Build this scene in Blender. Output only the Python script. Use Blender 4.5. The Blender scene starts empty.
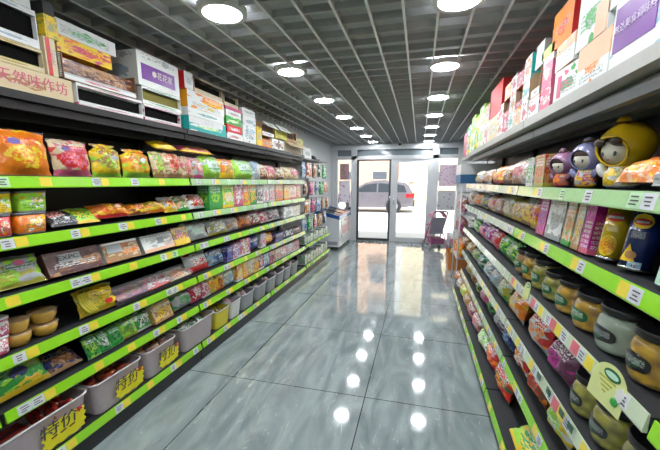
import bpy, math, random
from mathutils import Vector, Matrix, Euler
random.seed(7)
C = bpy.context.scene.collection
PI = math.pi
R = random.uniform

# ------------------------------------------------------------------ camera
F, CX, CY, EYE = 342.0, 330.0, 245.0, 1.5
PITCH = math.atan(63/F)
YAW = math.atan((90/F)/(math.cos(PITCH)+63/F*math.sin(PITCH)))
def px_of(X, Y, Z):
    Z -= EYE
    x = X*math.cos(YAW)+Y*math.sin(YAW); f = -X*math.sin(YAW)+Y*math.cos(YAW)
    return CX+F*x/(f*math.cos(PITCH)-Z*math.sin(PITCH))
def y_at(px, X, Z):              # where along the aisle a point of the photo column stands on the plane X
    lo, hi = 0.3, 12.0
    inc = px_of(X, lo, Z) < px_of(X, hi, Z)
    for _ in range(50):
        m = (lo+hi)/2
        if (px_of(X, m, Z) < px) == inc: lo = m
        else: hi = m
    return (lo+hi)/2
cam = bpy.data.cameras.new('camera'); camo = bpy.data.objects.new('camera', cam); C.objects.link(camo)
cam.sensor_width = 36; cam.lens = F/660*36; cam.shift_y = 20/660; cam.clip_start = .02; cam.clip_end = 200
camo.location = (0, 0, EYE); camo.rotation_euler = (PI/2-PITCH, 0, YAW)
sc = bpy.context.scene; sc.camera = camo

# ------------------------------------------------------------------ materials
MATS = {}
def new_mat(name):
    m = bpy.data.materials.new(name); m.use_nodes = True
    nt = m.node_tree; b = nt.nodes['Principled BSDF']
    return m, nt, b
def plain(name, col, rough=.5, metal=0, coat=0, alpha=1, spec=.5, noise=0):
    if name in MATS: return MATS[name]
    m, nt, b = new_mat(name)
    b.inputs['Base Color'].default_value = (*col, 1); b.inputs['Roughness'].default_value = rough
    b.inputs['Metallic'].default_value = metal; b.inputs['Coat Weight'].default_value = coat
    b.inputs['Alpha'].default_value = alpha; b.inputs['Specular IOR Level'].default_value = spec
    n = nt.nodes.new('ShaderNodeTexNoise'); n.inputs['Scale'].default_value = 30
    tc = nt.nodes.new('ShaderNodeTexCoord'); nt.links.new(tc.outputs['Object'], n.inputs['Vector'])
    mx = nt.nodes.new('ShaderNodeMix'); mx.data_type = 'RGBA'
    k = noise or .12
    mx.inputs[6].default_value = (*[c*(1-k) for c in col], 1); mx.inputs[7].default_value = (*[min(1, c*(1+k*.6)) for c in col], 1)
    nt.links.new(n.outputs['Fac'], mx.inputs[0]); nt.links.new(mx.outputs[2], b.inputs['Base Color'])
    MATS[name] = m; return m
def emit(name, col, s):
    if name in MATS: return MATS[name]
    m, nt, b = new_mat(name)
    b.inputs['Base Color'].default_value = (*col, 1)
    b.inputs['Emission Color'].default_value = (*col, 1); b.inputs['Emission Strength'].default_value = s
    MATS[name] = m; return m

# one shared node group draws printed packaging: ground colour, picture blob, band, lines of small print
def build_group():
    g = bpy.data.node_groups.new('package_print', 'ShaderNodeTree')
    I = g.interface
    def inp(n, t, d):
        s = I.new_socket(name=n, in_out='INPUT', socket_type=t); s.default_value = d
    for n in ('C1', 'C2', 'C3', 'TC'): inp(n, 'NodeSocketColor', (1, 1, 1, 1))
    for n, d in (('BX', .5), ('BY', .45), ('BR', .35), ('Band0', 0.), ('Band1', .15), ('Busy', .5), ('Seed', 0.), ('T0', .6), ('T1', .9)):
        inp(n, 'NodeSocketFloat', d)
    I.new_socket(name='Color', in_out='OUTPUT', socket_type='NodeSocketColor')
    N, L = g.nodes, g.links
    gi = N.new('NodeGroupInput'); go = N.new('NodeGroupOutput')
    tc = N.new('ShaderNodeTexCoord'); sp = N.new('ShaderNodeSeparateXYZ'); L.new(tc.outputs['UV'], sp.inputs[0])
    def M(op, a, b=None, c=None):
        n = N.new('ShaderNodeMath'); n.operation = op
        for i, v in enumerate((a, b, c)):
            if v is None: continue
            if isinstance(v, (int, float)): n.inputs[i].default_value = v
            else: L.new(v, n.inputs[i])
        return n.outputs[0]
    def mix(f, a, b):
        n = N.new('ShaderNodeMix'); n.data_type = 'RGBA'
        L.new(f, n.inputs[0]); L.new(a, n.inputs[6]); L.new(b, n.inputs[7]); return n.outputs[2]
    u, v = sp.outputs[0], sp.outputs[1]
    cb = N.new('ShaderNodeCombineXYZ'); oi = N.new('ShaderNodeObjectInfo')
    rnd = M('MULTIPLY', oi.outputs['Random'], 17.)
    L.new(M('ADD', u, gi.outputs['Seed']), cb.inputs[0]); L.new(v, cb.inputs[1]); L.new(rnd, cb.inputs[2])
    def noise(sc, det=2, vec=None):
        n = N.new('ShaderNodeTexNoise'); n.inputs['Scale'].default_value = sc; n.inputs['Detail'].default_value = det
        L.new(vec or cb.outputs[0], n.inputs['Vector']); return n.outputs['Fac']
    vo = N.new('ShaderNodeTexVoronoi'); vo.inputs['Scale'].default_value = 7; L.new(cb.outputs[0], vo.inputs['Vector'])
    vs = N.new('ShaderNodeSeparateColor'); L.new(vo.outputs['Color'], vs.inputs[0])
    # busy patches
    busy = M('LESS_THAN', vs.outputs[0], M('MULTIPLY', gi.outputs['Busy'], .8))
    pick = M('GREATER_THAN', vs.outputs[1], .5)
    patch = mix(pick, gi.outputs['C2'], gi.outputs['C3'])
    base = mix(busy, gi.outputs['C1'], patch)
    # picture
    dx = M('DIVIDE', M('SUBTRACT', u, gi.outputs['BX']), gi.outputs['BR'])
    dy = M('DIVIDE', M('SUBTRACT', v, gi.outputs['BY']), M('MULTIPLY', gi.outputs['BR'], .72))
    d = M('ADD', M('SQRT', M('ADD', M('MULTIPLY', dx, dx), M('MULTIPLY', dy, dy))), M('MULTIPLY', M('SUBTRACT', noise(6), .5), 1.1))
    inside = M('LESS_THAN', d, 1.0)
    food = mix(M('GREATER_THAN', noise(13, 3), .52), gi.outputs['C2'], gi.outputs['C3'])
    base = mix(inside, base, food)
    # band
    bm = M('MULTIPLY', M('GREATER_THAN', v, gi.outputs['Band0']), M('LESS_THAN', v, gi.outputs['Band1']))
    base = mix(bm, base, gi.outputs['C3'])
    # print rows
    rows = M('MULTIPLY', v, 11.)
    fr = M('FRACT', rows); rid = M('FLOOR', rows)
    cb2 = N.new('ShaderNodeCombineXYZ'); L.new(M('MULTIPLY', u, 22.), cb2.inputs[0]); L.new(M('MULTIPLY', v, 40.), cb2.inputs[1]); L.new(M('ADD', rid, rnd), cb2.inputs[2])
    n2 = N.new('ShaderNodeTexNoise'); n2.inputs['Scale'].default_value = 1.; n2.inputs['Detail'].default_value = 0; L.new(cb2.outputs[0], n2.inputs['Vector'])
    tm = M('MULTIPLY', M('GREATER_THAN', n2.outputs['Fac'], .5), M('MULTIPLY', M('GREATER_THAN', fr, .2), M('LESS_THAN', fr, .85)))
    tm = M('MULTIPLY', tm, M('MULTIPLY', M('GREATER_THAN', v, gi.outputs['T0']), M('LESS_THAN', v, gi.outputs['T1'])))
    tm = M('MULTIPLY', tm, M('MULTIPLY', M('GREATER_THAN', u, .12), M('LESS_THAN', u, .88)))
    out = mix(tm, base, gi.outputs['TC'])
    L.new(out, go.inputs['Color'])
    return g
GROUP = build_group()
COL = dict(white=(.74,.76,.74), cream=(.64,.52,.32), red=(.62,.015,.015), pink=(.65,.12,.22), rose=(.55,.08,.2), magenta=(.5,.02,.3), orange=(.85,.22,.01),
    yellow=(.85,.58,.015), olive=(.42,.4,.05), lime=(.35,.72,.05), green=(.03,.35,.05), dgreen=(.01,.12,.04), teal=(.02,.4,.38), blue=(.03,.08,.4),
    navy=(.01,.02,.13), sky=(.25,.45,.62), purple=(.25,.02,.42), violet=(.2,.15,.45), brown=(.2,.07,.03), tan=(.42,.22,.09), kraft=(.42,.27,.15),
    black=(.015,.015,.018), grey=(.3,.32,.33), lgrey=(.44,.46,.48), mint=(.5,.75,.6), choc=(.09,.03,.03), peach=(.85,.5,.3), plum=(.16,.03,.1))
def pk(c1, c2, c3, tc='white', bx=.5, by=.45, br=.3, b0=0, b1=.12, busy=.35, t0=.62, t1=.9, film=True):
    key = ('pk', c1, c2, c3, tc, bx, by, br, b0, b1, busy, t0, t1, film)
    if key in MATS: return MATS[key]
    m, nt, b = new_mat('print_%s_%s_%s' % (c1, c2, c3))
    g = nt.nodes.new('ShaderNodeGroup'); g.node_tree = GROUP
    for n, c in (('C1', c1), ('C2', c2), ('C3', c3), ('TC', tc)): g.inputs[n].default_value = (*COL[c], 1)
    for n, c in (('BX', bx), ('BY', by), ('BR', br), ('Band0', b0), ('Band1', b1), ('Busy', busy), ('T0', t0), ('T1', t1), ('Seed', len(MATS)*1.37)): g.inputs[n].default_value = c
    nt.links.new(g.outputs[0], b.inputs['Base Color'])
    b.inputs['Roughness'].default_value = .35 if film else .5
    if film:
        b.inputs['Coat Weight'].default_value = .55; b.inputs['Coat Roughness'].default_value = .08
        tc_ = nt.nodes.new('ShaderNodeTexCoord'); n = nt.nodes.new('ShaderNodeTexNoise'); n.inputs['Scale'].default_value = 34; n.inputs['Detail'].default_value = 3
        nt.links.new(tc_.outputs['Object'], n.inputs['Vector'])
        bp = nt.nodes.new('ShaderNodeBump'); bp.inputs['Strength'].default_value = .6; bp.inputs['Distance'].default_value = .012
        nt.links.new(n.outputs['Fac'], bp.inputs['Height']); nt.links.new(bp.outputs[0], b.inputs['Normal']); nt.links.new(bp.outputs[0], b.inputs['Coat Normal'])
    MATS[key] = m; return m
def solid(c, rough=.45, coat=0): return plain('solid_'+c+str(rough)+str(coat), COL[c], rough, coat=coat)

# ------------------------------------------------------------------ mesh collector
class MB:
    def __init__(s): s.v=[]; s.f=[]; s.uv=[]; s.mi=[]; s.sm=[]
    def face(s, idx, uv=None, mi=0, sm=False):
        s.f.append(idx); s.uv.append(uv or [(0,0),(1,0),(1,1),(0,1)][:len(idx)] if len(idx) <= 4 else (uv or [(.5,.5)]*len(idx))); s.mi.append(mi); s.sm.append(sm)
    def box(s, x0, x1, y0, y1, z0, z1, mi=0, fmi=None, M=None):
        b=len(s.v); P=[(x0,y0,z0),(x1,y0,z0),(x1,y1,z0),(x0,y1,z0),(x0,y0,z1),(x1,y0,z1),(x1,y1,z1),(x0,y1,z1)]
        if M is not None: P=[tuple(M@Vector(p)) for p in P]
        s.v += P
        F_=[(0,1,5,4),(1,2,6,5),(2,3,7,6),(3,0,4,7),(4,5,6,7),(3,2,1,0)]
        for k,f in enumerate(F_): s.face([b+i for i in f], mi=(fmi[k] if fmi else mi))
        return s
    def prism(s, poly, y0, y1, mi=0, axis='y', sm=False):      # outline in x,z pushed through y
        b=len(s.v); n=len(poly)
        for y in (y0,y1):
            for (x,z) in poly: s.v.append({'y':(x,y,z),'x':(y,x,z),'z':(x,z,y)}[axis])
        xs=[p[0] for p in poly]; zs=[p[1] for p in poly]; w=(max(xs)-min(xs)) or 1; h=(max(zs)-min(zs)) or 1
        uv=[((x-min(xs))/w,(z-min(zs))/h) for x,z in poly]
        s.face([b+i for i in range(n)], uv, mi); s.face([b+n+i for i in reversed(range(n))], uv[::-1], mi)
        for i in range(n):
            j=(i+1)%n; s.face([b+j,b+i,b+n+i,b+n+j], None, mi, sm)
        return s
    def lathe(s, prof, n=16, mi=0, cx=0, cy=0, sx=1, sy=1, cap=True, M=None, sm=True):
        b=len(s.v); H=[p[1] for p in prof]; h0,h1=min(H),max(H)
        for k,(r,z) in enumerate(prof):
            for i in range(n+1):
                a=2*PI*i/n - PI/2 - PI
                p=Vector((cx+sx*r*math.cos(a), cy+sy*r*math.sin(a), z)); s.v.append(tuple(M@p if M is not None else p))
        for k in range(len(prof)-1):
            for i in range(n):
                q=[b+k*(n+1)+i, b+k*(n+1)+i+1, b+(k+1)*(n+1)+i+1, b+(k+1)*(n+1)+i]
                vv=lambda kk:(prof[kk][1]-h0)/((h1-h0) or 1)
                s.face(q,[(i/n*2%1.0001,vv(k)),((i/n*2%1.0001)+2/n,vv(k)),((i/n*2%1.0001)+2/n,vv(k+1)),(i/n*2%1.0001,vv(k+1))],mi,sm)
        if cap:
            if prof[0][0]>1e-4: s.face([b+i for i in reversed(range(n))],[(.5,.5)]*n,mi)
            k=len(prof)-1
            if prof[-1][0]>1e-4: s.face([b+k*(n+1)+i for i in range(n)],[(.5,.5)]*n,mi)
        return s
    def grid(s, fn, nu, nv, mi=0, sm=True, u0=0, u1=1, v0=0, v1=1):
        b=len(s.v)
        for j in range(nv+1):
            for i in range(nu+1): s.v.append(tuple(fn(u0+(u1-u0)*i/nu, v0+(v1-v0)*j/nv)))
        for j in range(nv):
            for i in range(nu):
                a=b+j*(nu+1)+i
                s.face([a,a+1,a+nu+2,a+nu+1],[(i/nu,j/nv),((i+1)/nu,j/nv),((i+1)/nu,(j+1)/nv),(i/nu,(j+1)/nv)],mi,sm)
        return s
    def tube(s, pts, r, n=8, mi=0):
        b=len(s.v); pts=[Vector(p) for p in pts]
        for k,p in enumerate(pts):
            d=(pts[min(k+1,len(pts)-1)]-pts[max(k-1,0)]).normalized()
            q=d.to_track_quat('Z','Y')
            for i in range(n):
                a=2*PI*i/n; s.v.append(tuple(p+q@Vector((r*math.cos(a),r*math.sin(a),0))))
        for k in range(len(pts)-1):
            for i in range(n):
                j=(i+1)%n; s.face([b+k*n+i,b+k*n+j,b+(k+1)*n+j,b+(k+1)*n+i],None,mi,True)
        s.face([b+i for i in reversed(range(n))],[(.5,.5)]*n,mi); s.face([b+(len(pts)-1)*n+i for i in range(n)],[(.5,.5)]*n,mi)
        return s
    def ball(s, c, rx, ry, rz, n=16, m=10, mi=0, t0=0, t1=PI, M=None):
        prof=[(max(math.sin(t0+(t1-t0)*k/m),0)*1, -math.cos(t0+(t1-t0)*k/m)) for k in range(m+1)]
        T=Matrix.Translation(c)@(M.to_4x4() if M is not None else Matrix.Identity(4))@Matrix.Diagonal((rx,ry,rz,1))
        return s.lathe(prof,n,mi,cap=False,M=T)
    def build(s, name, mats, parent=None, loc=None, rot=None):
        me=bpy.data.meshes.new(name); me.from_pydata(s.v,[],s.f); 
        ul=me.uv_layers.new(name='UVMap'); k=0
        for f,uv in zip(s.f,s.uv):
            for q in range(len(f)): ul.data[k].uv=uv[q]; k+=1
        for p,mi,sm in zip(me.polygons,s.mi,s.sm): p.material_index=mi; p.use_smooth=sm
        for m in (mats if isinstance(mats,(list,tuple)) else [mats]): me.materials.append(m)
        me.update(); me.validate()
        o=bpy.data.objects.new(name,me); C.objects.link(o)
        if parent: o.parent=parent
        if loc: o.location=loc
        if rot: o.rotation_euler=rot
        return o
def tag(o, label=None, cat=None, group=None, kind=None):
    if label: o['label']=label
    if cat: o['category']=cat
    if group: o['group']=group
    if kind: o['kind']=kind
    return o
def thing(name, label=None, cat=None, loc=(0,0,0), rot=(0,0,0), group=None):
    o=bpy.data.objects.new(name,None); C.objects.link(o); o.location=loc; o.rotation_euler=rot; o.empty_display_size=.05
    return tag(o,label,cat,group)
def struct(name, mb, m): return tag(mb.build(name,m),kind='structure')
def text_mesh(txt, size, mat, parent, loc, rot, name='printed_text', ext=.0006, align='CENTER', sx=1, shear=0):
    cu=bpy.data.curves.new(name,'FONT'); cu.body=txt; cu.size=size; cu.extrude=ext; cu.align_x=align; cu.align_y='CENTER'; cu.shear=shear
    t=bpy.data.objects.new('t',cu); C.objects.link(t); bpy.context.view_layer.update()
    me=bpy.data.meshes.new_from_object(t); bpy.data.objects.remove(t)
    me.materials.clear(); me.materials.append(mat)
    o=bpy.data.objects.new(name,me); C.objects.link(o); o.parent=parent; o.location=loc; o.rotation_euler=rot; o.scale=(sx,1,1)
    return o
FRONT=(PI/2,0,0)        # text upright on a face that looks to local -y

# shared plain materials
BLACK=plain('black_metal',(.012,.012,.014),.35)
DARK=plain('dark_shelf_top',(.022,.024,.028),.65)
CLEAR=plain('clear_plastic',(.85,.85,.88),.1,alpha=.14,coat=1)
GLASSJ=plain('jar_glass',(.8,.85,.8),.04,alpha=.07,coat=1,spec=.8)
KRAFT=plain('brown_cardboard',COL['kraft'],.75)
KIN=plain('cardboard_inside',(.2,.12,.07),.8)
WHITE=plain('white_plastic',(.72,.72,.72),.35)

# ------------------------------------------------------------------ product makers: local x width, -y front, z up, base on z=0
def pill(w,h,t,gather=False):
    def prof(u,v):
        a=1-abs(2*u-1)**3.2; vv=min(max((v-.06)/.88,0),1); b=max(1-abs(2*vv-1)**2.6,0)
        return t/2*(max(a,0)**.6)*(b**.55)*(1+.16*math.sin(9*u+5*v+w*100)+.08*math.sin(21*u-13*v+h*70))+.001
    def fr(u,v):
        k=1-.07*math.sin(PI*v)+.022*math.sin(17*v+w*300)+.012*math.sin(31*v+w*90)
        if gather and v>.8: k*=1-.55*math.sin((v-.8)/.2*PI*.5)+.35*max(0,(v-.93)/.07)
        return ((u-.5)*w*k, -prof(u,v), v*h*(1+.02*math.sin(13*u+w*200)-.05*abs(2*u-1)**3*v))
    return prof,fr
def make_bag(w,h,t,m,near=False,patch=None,logo=None,gather=False,seal=None):
    prof,fr=pill(w,h,t,gather)
    b=MB(); nu,nv=(14,14) if near else (8,8)
    b.grid(fr,nu,nv); b.grid(lambda u,v:(fr(1-u,v)[0],-fr(1-u,v)[1],fr(u,v)[2]),nu,nv)
    if not near: return b.build('snack_bag',m)
    r=thing('snack_bag'); b.build('bag_body',m,r)
    sm=seal or CLEAR
    for z0,z1 in ((0,.05),(.95,1)):
        s=MB()
        s.grid(lambda u,v:((u-.5)*w*(1 if not gather else .8)*1.0,-.0025-.0015*math.sin(40*u),(z0+(z1-z0)*v)*h),12,2)
        s.grid(lambda u,v:((.5-u)*w*(1 if not gather else .8)*1.0,.0025+.0015*math.sin(40*u),(z0+(z1-z0)*v)*h),12,2)
        s.build('crimped_seal',sm,r)
    if patch:
        x0,x1,v0,v1,pm=patch
        p=MB()
        p.grid(lambda u,v:(fr(x0+(x1-x0)*u,v0+(v1-v0)*v)[0], fr(x0+(x1-x0)*u,v0+(v1-v0)*v)[1]-.0018, (v0+(v1-v0)*v)*h),8,6)
        p.build('label_panel',pm,r)
    if logo:
        cx,cz,ra,lm,txt=logo
        p=MB(); n=20; c=len(p.v); f=fr(cx,cz); yy=f[1]-.004
        pts=[(f[0]+ra*math.cos(2*PI*i/n),f[2]+ra*.62*math.sin(2*PI*i/n)) for i in range(n)]
        p.prism(pts,yy,yy+.003); lo=p.build('logo_oval',lm,r)
        if txt: text_mesh(txt,ra*.62,WHITE,lo,(f[0],yy-.0008,f[2]),FRONT,'logo_text')
    return r
def make_box(w,h,d,m,near=False,panel=None,side=None):
    b=MB(); b.box(-w/2,w/2,-d/2,d/2,0,h,fmi=[0,1,0,1,1,1])
    ms=[m,side or m]
    if not near: return b.build('packet_box',ms)
    r=thing('packet_box'); b.build('carton',ms,r)
    f=MB(); f.box(-w/2+.002,w/2-.002,-d/2-.0015,-d/2+.004,h*.88,h-.001); f.build('tuck_flap',side or m,r)
    if panel:
        x0,x1,z0,z1,pm=panel; p=MB(); p.box((x0-.5)*w,(x1-.5)*w,-d/2-.003,-d/2,z0*h,z1*h); p.build('label_panel',pm,r)
    return r
def make_tray(w,h,d,food,near=False):   # shallow clear tray of food under film, leaned to the aisle
    r=thing('food_tray') if near else None
    b=MB(); prof=lambda k:(w/2*(.9+.1*k),d/2*(.9+.1*k))
    def ring(k,z): a,c=prof(k); return [(-a,-c,z),(a,-c,z),(a,c,z),(-a,c,z)]
    v0=ring(0,0)+ring(1,h*.7); b.v+=v0
    for i in range(4): j=(i+1)%4; b.face([i,j,4+j,4+i])
    b.face([3,2,1,0])
    if not near:
        b.grid(lambda u,v:((u-.5)*w*.96,(v-.5)*d*.96,h*.6+h*.4*math.sin(PI*u)**.4*math.sin(PI*v)**.4*(.8+.2*math.sin(14*u)*math.cos(11*v))),8,8,mi=1)
        return b.build('food_tray',[CLEAR,food])
    b.build('tray_base',CLEAR,r)
    g=MB(); g.grid(lambda u,v:((u-.5)*w*.92,(v-.5)*d*.92,.005+h*.55+h*.35*math.sin(PI*u)**.4*math.sin(PI*v)**.4*(.75+.25*math.sin(14*u)*math.cos(11*v))),16,16); g.build('food_fill',food,r)
    l=MB(); l.box(-w/2,w/2,-d/2,d/2,h*.95,h); l.build('film_lid',CLEAR,r)
    return r
def rrect(w,d,k=.22,n=5):
    rr=min(w,d)*k; out=[]
    for cx,cy,a0 in ((w/2-rr,d/2-rr,0),(-w/2+rr,d/2-rr,PI/2),(-w/2+rr,-d/2+rr,PI),(w/2-rr,-d/2+rr,1.5*PI)):
        for i in range(n): a=a0+PI/2*i/(n-1); out.append((cx+rr*math.cos(a),cy+rr*math.sin(a)))
    return out
def loft(b, rings, mi=0, close=True):
    st=len(b.v); n=len(rings[0][0]); H=[r[1] for r in rings]; 
    for poly,z in rings: b.v += [(x,y,z) for x,y in poly]
    for k in range(len(rings)-1):
        for i in range(n):
            j=(i+1)%n; v0=(H[k]-H[0])/((H[-1]-H[0]) or 1); v1=(H[k+1]-H[0])/((H[-1]-H[0]) or 1)
            p=rings[k][0]; xs=[q[0] for q in p]; w=(max(xs)-min(xs)) or 1; uu=lambda q:(p[q][0]-min(xs))/w
            b.face([st+k*n+i,st+k*n+j,st+(k+1)*n+j,st+(k+1)*n+i],[(uu(i),v0),(uu(j),v0),(uu(j),v1),(uu(i),v1)],mi,True)
    if close:
        b.face([st+i for i in reversed(range(n))],[(.5,.5)]*n,mi); b.face([st+(len(rings)-1)*n+i for i in range(n)],[(.5,.5)]*n,mi)
    return b
def make_pot(w,h,d,m,lid,near=True,name='food_pot'):
    r=thing(name); b=MB(); loft(b,[(rrect(w*.86,d*.86),0),(rrect(w*.9,d*.9),h*.1),(rrect(w*.98,d*.98),h*.9)]); b.build('pot_body',m,r)
    l=MB(); loft(l,[(rrect(w,d),h*.88),(rrect(w*1.03,d*1.03),h*.92),(rrect(w*1.03,d*1.03),h*.98),(rrect(w*.95,d*.95),h)]); l.build('pot_lid',lid,r)
    return r
def make_bowl(rad,h,m,lid):
    r=thing('dessert_bowl'); b=MB(); b.lathe([(rad*.62,0),(rad*.75,h*.15),(rad*.9,h*.5),(rad*.93,h*.9)],20); b.build('bowl_body',m,r)
    l=MB(); l.lathe([(rad*.93,h*.87),(rad*1.04,h*.88),(rad*1.04,h*.93),(rad*.9,h*.95),(rad*.5,h*1.0)],20); l.build('bowl_lid',lid,r)
    return r
def make_can(rad,h,m,lid,logo=None,txt=None):
    r=thing('crisp_canister'); b=MB(); b.lathe([(rad,.004),(rad,h-.014)],24); b.build('can_body',m,r)
    l=MB(); l.lathe([(rad*1.03,h-.016),(rad*1.05,h-.012),(rad*1.05,h-.003),(rad*.98,h)],24); l.build('can_lid',lid,r)
    s=MB(); s.lathe([(rad*1.02,0),(rad*1.03,.006),(rad*1.0,.009)],24); s.build('base_rim',plain('tin',(.7,.7,.7),.25,metal=1),r)
    def wrap(name,a0,a1,z0,z1,mat,shape=None,par=r,off=.0015):
        p=MB(); n=14
        def fn(u,v):
            if shape=='oval':
                hw=math.sqrt(max(0,1-(2*v-1)**2)); uu=.5+(u-.5)*hw
            elif shape=='tri': uu=.5+(u-.5)*(1-v)
            else: uu=u
            a=-PI/2+a0+(a1-a0)*uu; return ((rad+off)*math.cos(a),(rad+off)*math.sin(a),z0+(z1-z0)*v)
        p.grid(fn,n,12); return p.build(name,mat,par)
    return r,wrap
def make_jar(rad,h,fill,lid,lab,name='pickle_jar'):
    r=thing(name)
    prof=[(rad*.75,.0),(rad*.95,h*.04),(rad,h*.14),(rad,h*.6),(rad*.93,h*.72),(rad*.8,h*.8),(rad*.8,h*.86)]
    g=MB(); g.lathe(prof,24); g.build('jar_glass',GLASSJ,r)
    c=MB(); pr=[(p[0]*.95,max(p[1],.004)) for p in prof[:-1]]
    c.lathe(pr,24); c.build('jar_contents',fill,r)
    l=MB(); l.lathe([(rad*.86,h*.84),(rad*.9,h*.86),(rad*.9,h*.975),(rad*.84,h)],24); l.build('jar_lid',lid,r)
    p=MB()
    def fn(u,v):
        hw=math.sqrt(max(0,1-(abs(2*v-1))**3)); a=-PI/2+(u-.5)*1.5*hw; return ((rad+.0015)*math.cos(a),(rad+.0015)*math.sin(a),h*(.22+.36*v))
    p.grid(fn,10,8); q=p.build('jar_label',lab,r)
    return r

# ------------------------------------------------------------------ the room
XL, XR, YB, YD, ZC = -2.24, 1.05, -2.6, 8.75, 2.43
def floor_mat():
    m,nt,b=new_mat('polished_tile'); N,L=nt.nodes,nt.links
    tc=N.new('ShaderNodeTexCoord'); mp=N.new('ShaderNodeMapping'); L.new(tc.outputs['Object'],mp.inputs[0]); mp.inputs['Location'].default_value=(.31,-2.18,0)
    br=N.new('ShaderNodeTexBrick'); br.offset=0; br.inputs['Scale'].default_value=1; br.inputs['Brick Width'].default_value=1.035; br.inputs['Row Height'].default_value=1.035
    br.inputs['Mortar Size'].default_value=.0035; br.inputs['Mortar Smooth'].default_value=.1; br.inputs['Color1'].default_value=(.285,.335,.345,1); br.inputs['Color2'].default_value=(.33,.38,.385,1); br.inputs['Mortar'].default_value=(.05,.05,.05,1)
    L.new(mp.outputs[0],br.inputs['Vector'])
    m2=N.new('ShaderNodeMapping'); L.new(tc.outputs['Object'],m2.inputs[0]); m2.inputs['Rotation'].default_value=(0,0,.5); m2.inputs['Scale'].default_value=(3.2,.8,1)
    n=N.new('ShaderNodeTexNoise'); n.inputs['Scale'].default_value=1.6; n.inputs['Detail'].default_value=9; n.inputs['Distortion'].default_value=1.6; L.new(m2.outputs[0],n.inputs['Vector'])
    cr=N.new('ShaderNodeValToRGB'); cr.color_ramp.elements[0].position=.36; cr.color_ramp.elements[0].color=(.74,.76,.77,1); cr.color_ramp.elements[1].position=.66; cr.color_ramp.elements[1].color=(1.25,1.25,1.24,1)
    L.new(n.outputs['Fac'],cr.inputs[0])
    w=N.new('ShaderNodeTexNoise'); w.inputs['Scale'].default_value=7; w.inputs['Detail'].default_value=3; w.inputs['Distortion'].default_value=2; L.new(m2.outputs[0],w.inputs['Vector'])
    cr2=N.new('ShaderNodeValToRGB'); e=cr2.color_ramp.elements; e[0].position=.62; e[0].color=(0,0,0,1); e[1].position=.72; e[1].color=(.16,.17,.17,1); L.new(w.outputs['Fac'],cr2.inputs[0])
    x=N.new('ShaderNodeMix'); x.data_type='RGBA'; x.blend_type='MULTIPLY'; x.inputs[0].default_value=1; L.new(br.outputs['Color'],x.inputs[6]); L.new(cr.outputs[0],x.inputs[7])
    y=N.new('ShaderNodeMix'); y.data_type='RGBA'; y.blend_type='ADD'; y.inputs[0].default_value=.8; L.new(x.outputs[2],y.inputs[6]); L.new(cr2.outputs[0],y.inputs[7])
    L.new(y.outputs[2],b.inputs['Base Color']); b.inputs['Roughness'].default_value=.07; b.inputs['IOR'].default_value=1.6; b.inputs['Coat Weight'].default_value=.4; b.inputs['Coat Roughness'].default_value=.03
    return m
struct('floor', MB().box(XL-.1,XR+.1,YB,YD+.1,-.1,0), floor_mat())
WALL=plain('wall_paint',(.6,.62,.62),.7,noise=.05)
struct('wall_left', MB().box(XL-.1,XL,YB,YD+.2,0,2.75),WALL)
struct('wall_right', MB().box(XR,XR+.1,YB,YD+.2,0,2.75),WALL)
struct('wall_back', MB().box(XL-.1,XR+.1,YB-.1,YB,0,2.75),WALL)
struct('ceiling', MB().box(XL-.1,XR+.1,YB,YD+.2,ZC+.075,ZC+.25),plain('ceiling_slab',(.5,.505,.51),.8))
g=MB()
x=-.13
xs=[x+.186*k for k in range(-11,7)]
for xx in xs: g.box(xx-.006,xx+.006,YB,YD,ZC,ZC+.045)
yy=YB+.06
ys=[]
while yy<YD-.02:
    ys.append(yy); g.box(XL,XR,yy-.005,yy+.005,ZC+.003,ZC+.045); yy+=.176
GRIDM=plain('ceiling_grid_shaded',(.42,.425,.43),.45)  # darker than the bottom strips: shade on the blade faces put into the colour
tag(g.build('ceiling',GRIDM),kind='structure')
g=MB()
for xx in xs: g.box(xx-.0075,xx+.0075,YB,YD,ZC-.003,ZC)
struct('trim_1',g,plain('grid_lit_edge',(.85,.86,.87),.4))  # bright strips paint the light on the blades' bottom edges
# storefront wall
FR=plain('frame_paint',(.62,.64,.66),.35); DKF=plain('dark_frame',(.06,.065,.07),.4)
def fbox(b,x0,x1,z0,z1,y0=YD-.04,y1=YD+.06): return b.box(x0,x1,y0,y1,z0,z1)
w=MB(); fbox(w,XL,-2.17,0,ZC,YD-.06,YD+.1); fbox(w,.98,XR,0,ZC,YD-.06,YD+.1); w.box(XL-.1,XR+.1,YD-.02,YD+.1,2.36,2.9)
struct('wall_front',w,WALL)
t=MB()
for a,b_ in ((-2.17,-2.06),(-1.7,-1.56),(.27,.42),(.84,.98)): fbox(t,a,b_,0,2.36)
fbox(t,-2.17,.98,2.29,2.40,YD-.06,YD+.06); fbox(t,-2.06,.84,2.055,2.14); fbox(t,-2.06,-1.7,0,.2); fbox(t,.42,.84,0,.12)
struct('trim_2',t,FR)
def glass(name,a=.1):
    m=bpy.data.materials.new(name); m.use_nodes=True; nt=m.node_tree; N,L=nt.nodes,nt.links; N.clear()
    o=N.new('ShaderNodeOutputMaterial'); x=N.new('ShaderNodeMixShader'); tr=N.new('ShaderNodeBsdfTransparent'); gl=N.new('ShaderNodeBsdfGlossy'); gl.inputs['Roughness'].default_value=.02
    tr.inputs[0].default_value=(.92,.95,.95,1); f=N.new('ShaderNodeFresnel'); f.inputs[0].default_value=1.45
    L.new(f.outputs[0],x.inputs[0]); L.new(tr.outputs[0],x.inputs[1]); L.new(gl.outputs[0],x.inputs[2]); L.new(x.outputs[0],o.inputs[0]); return m
GL=glass('window_glass')
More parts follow.
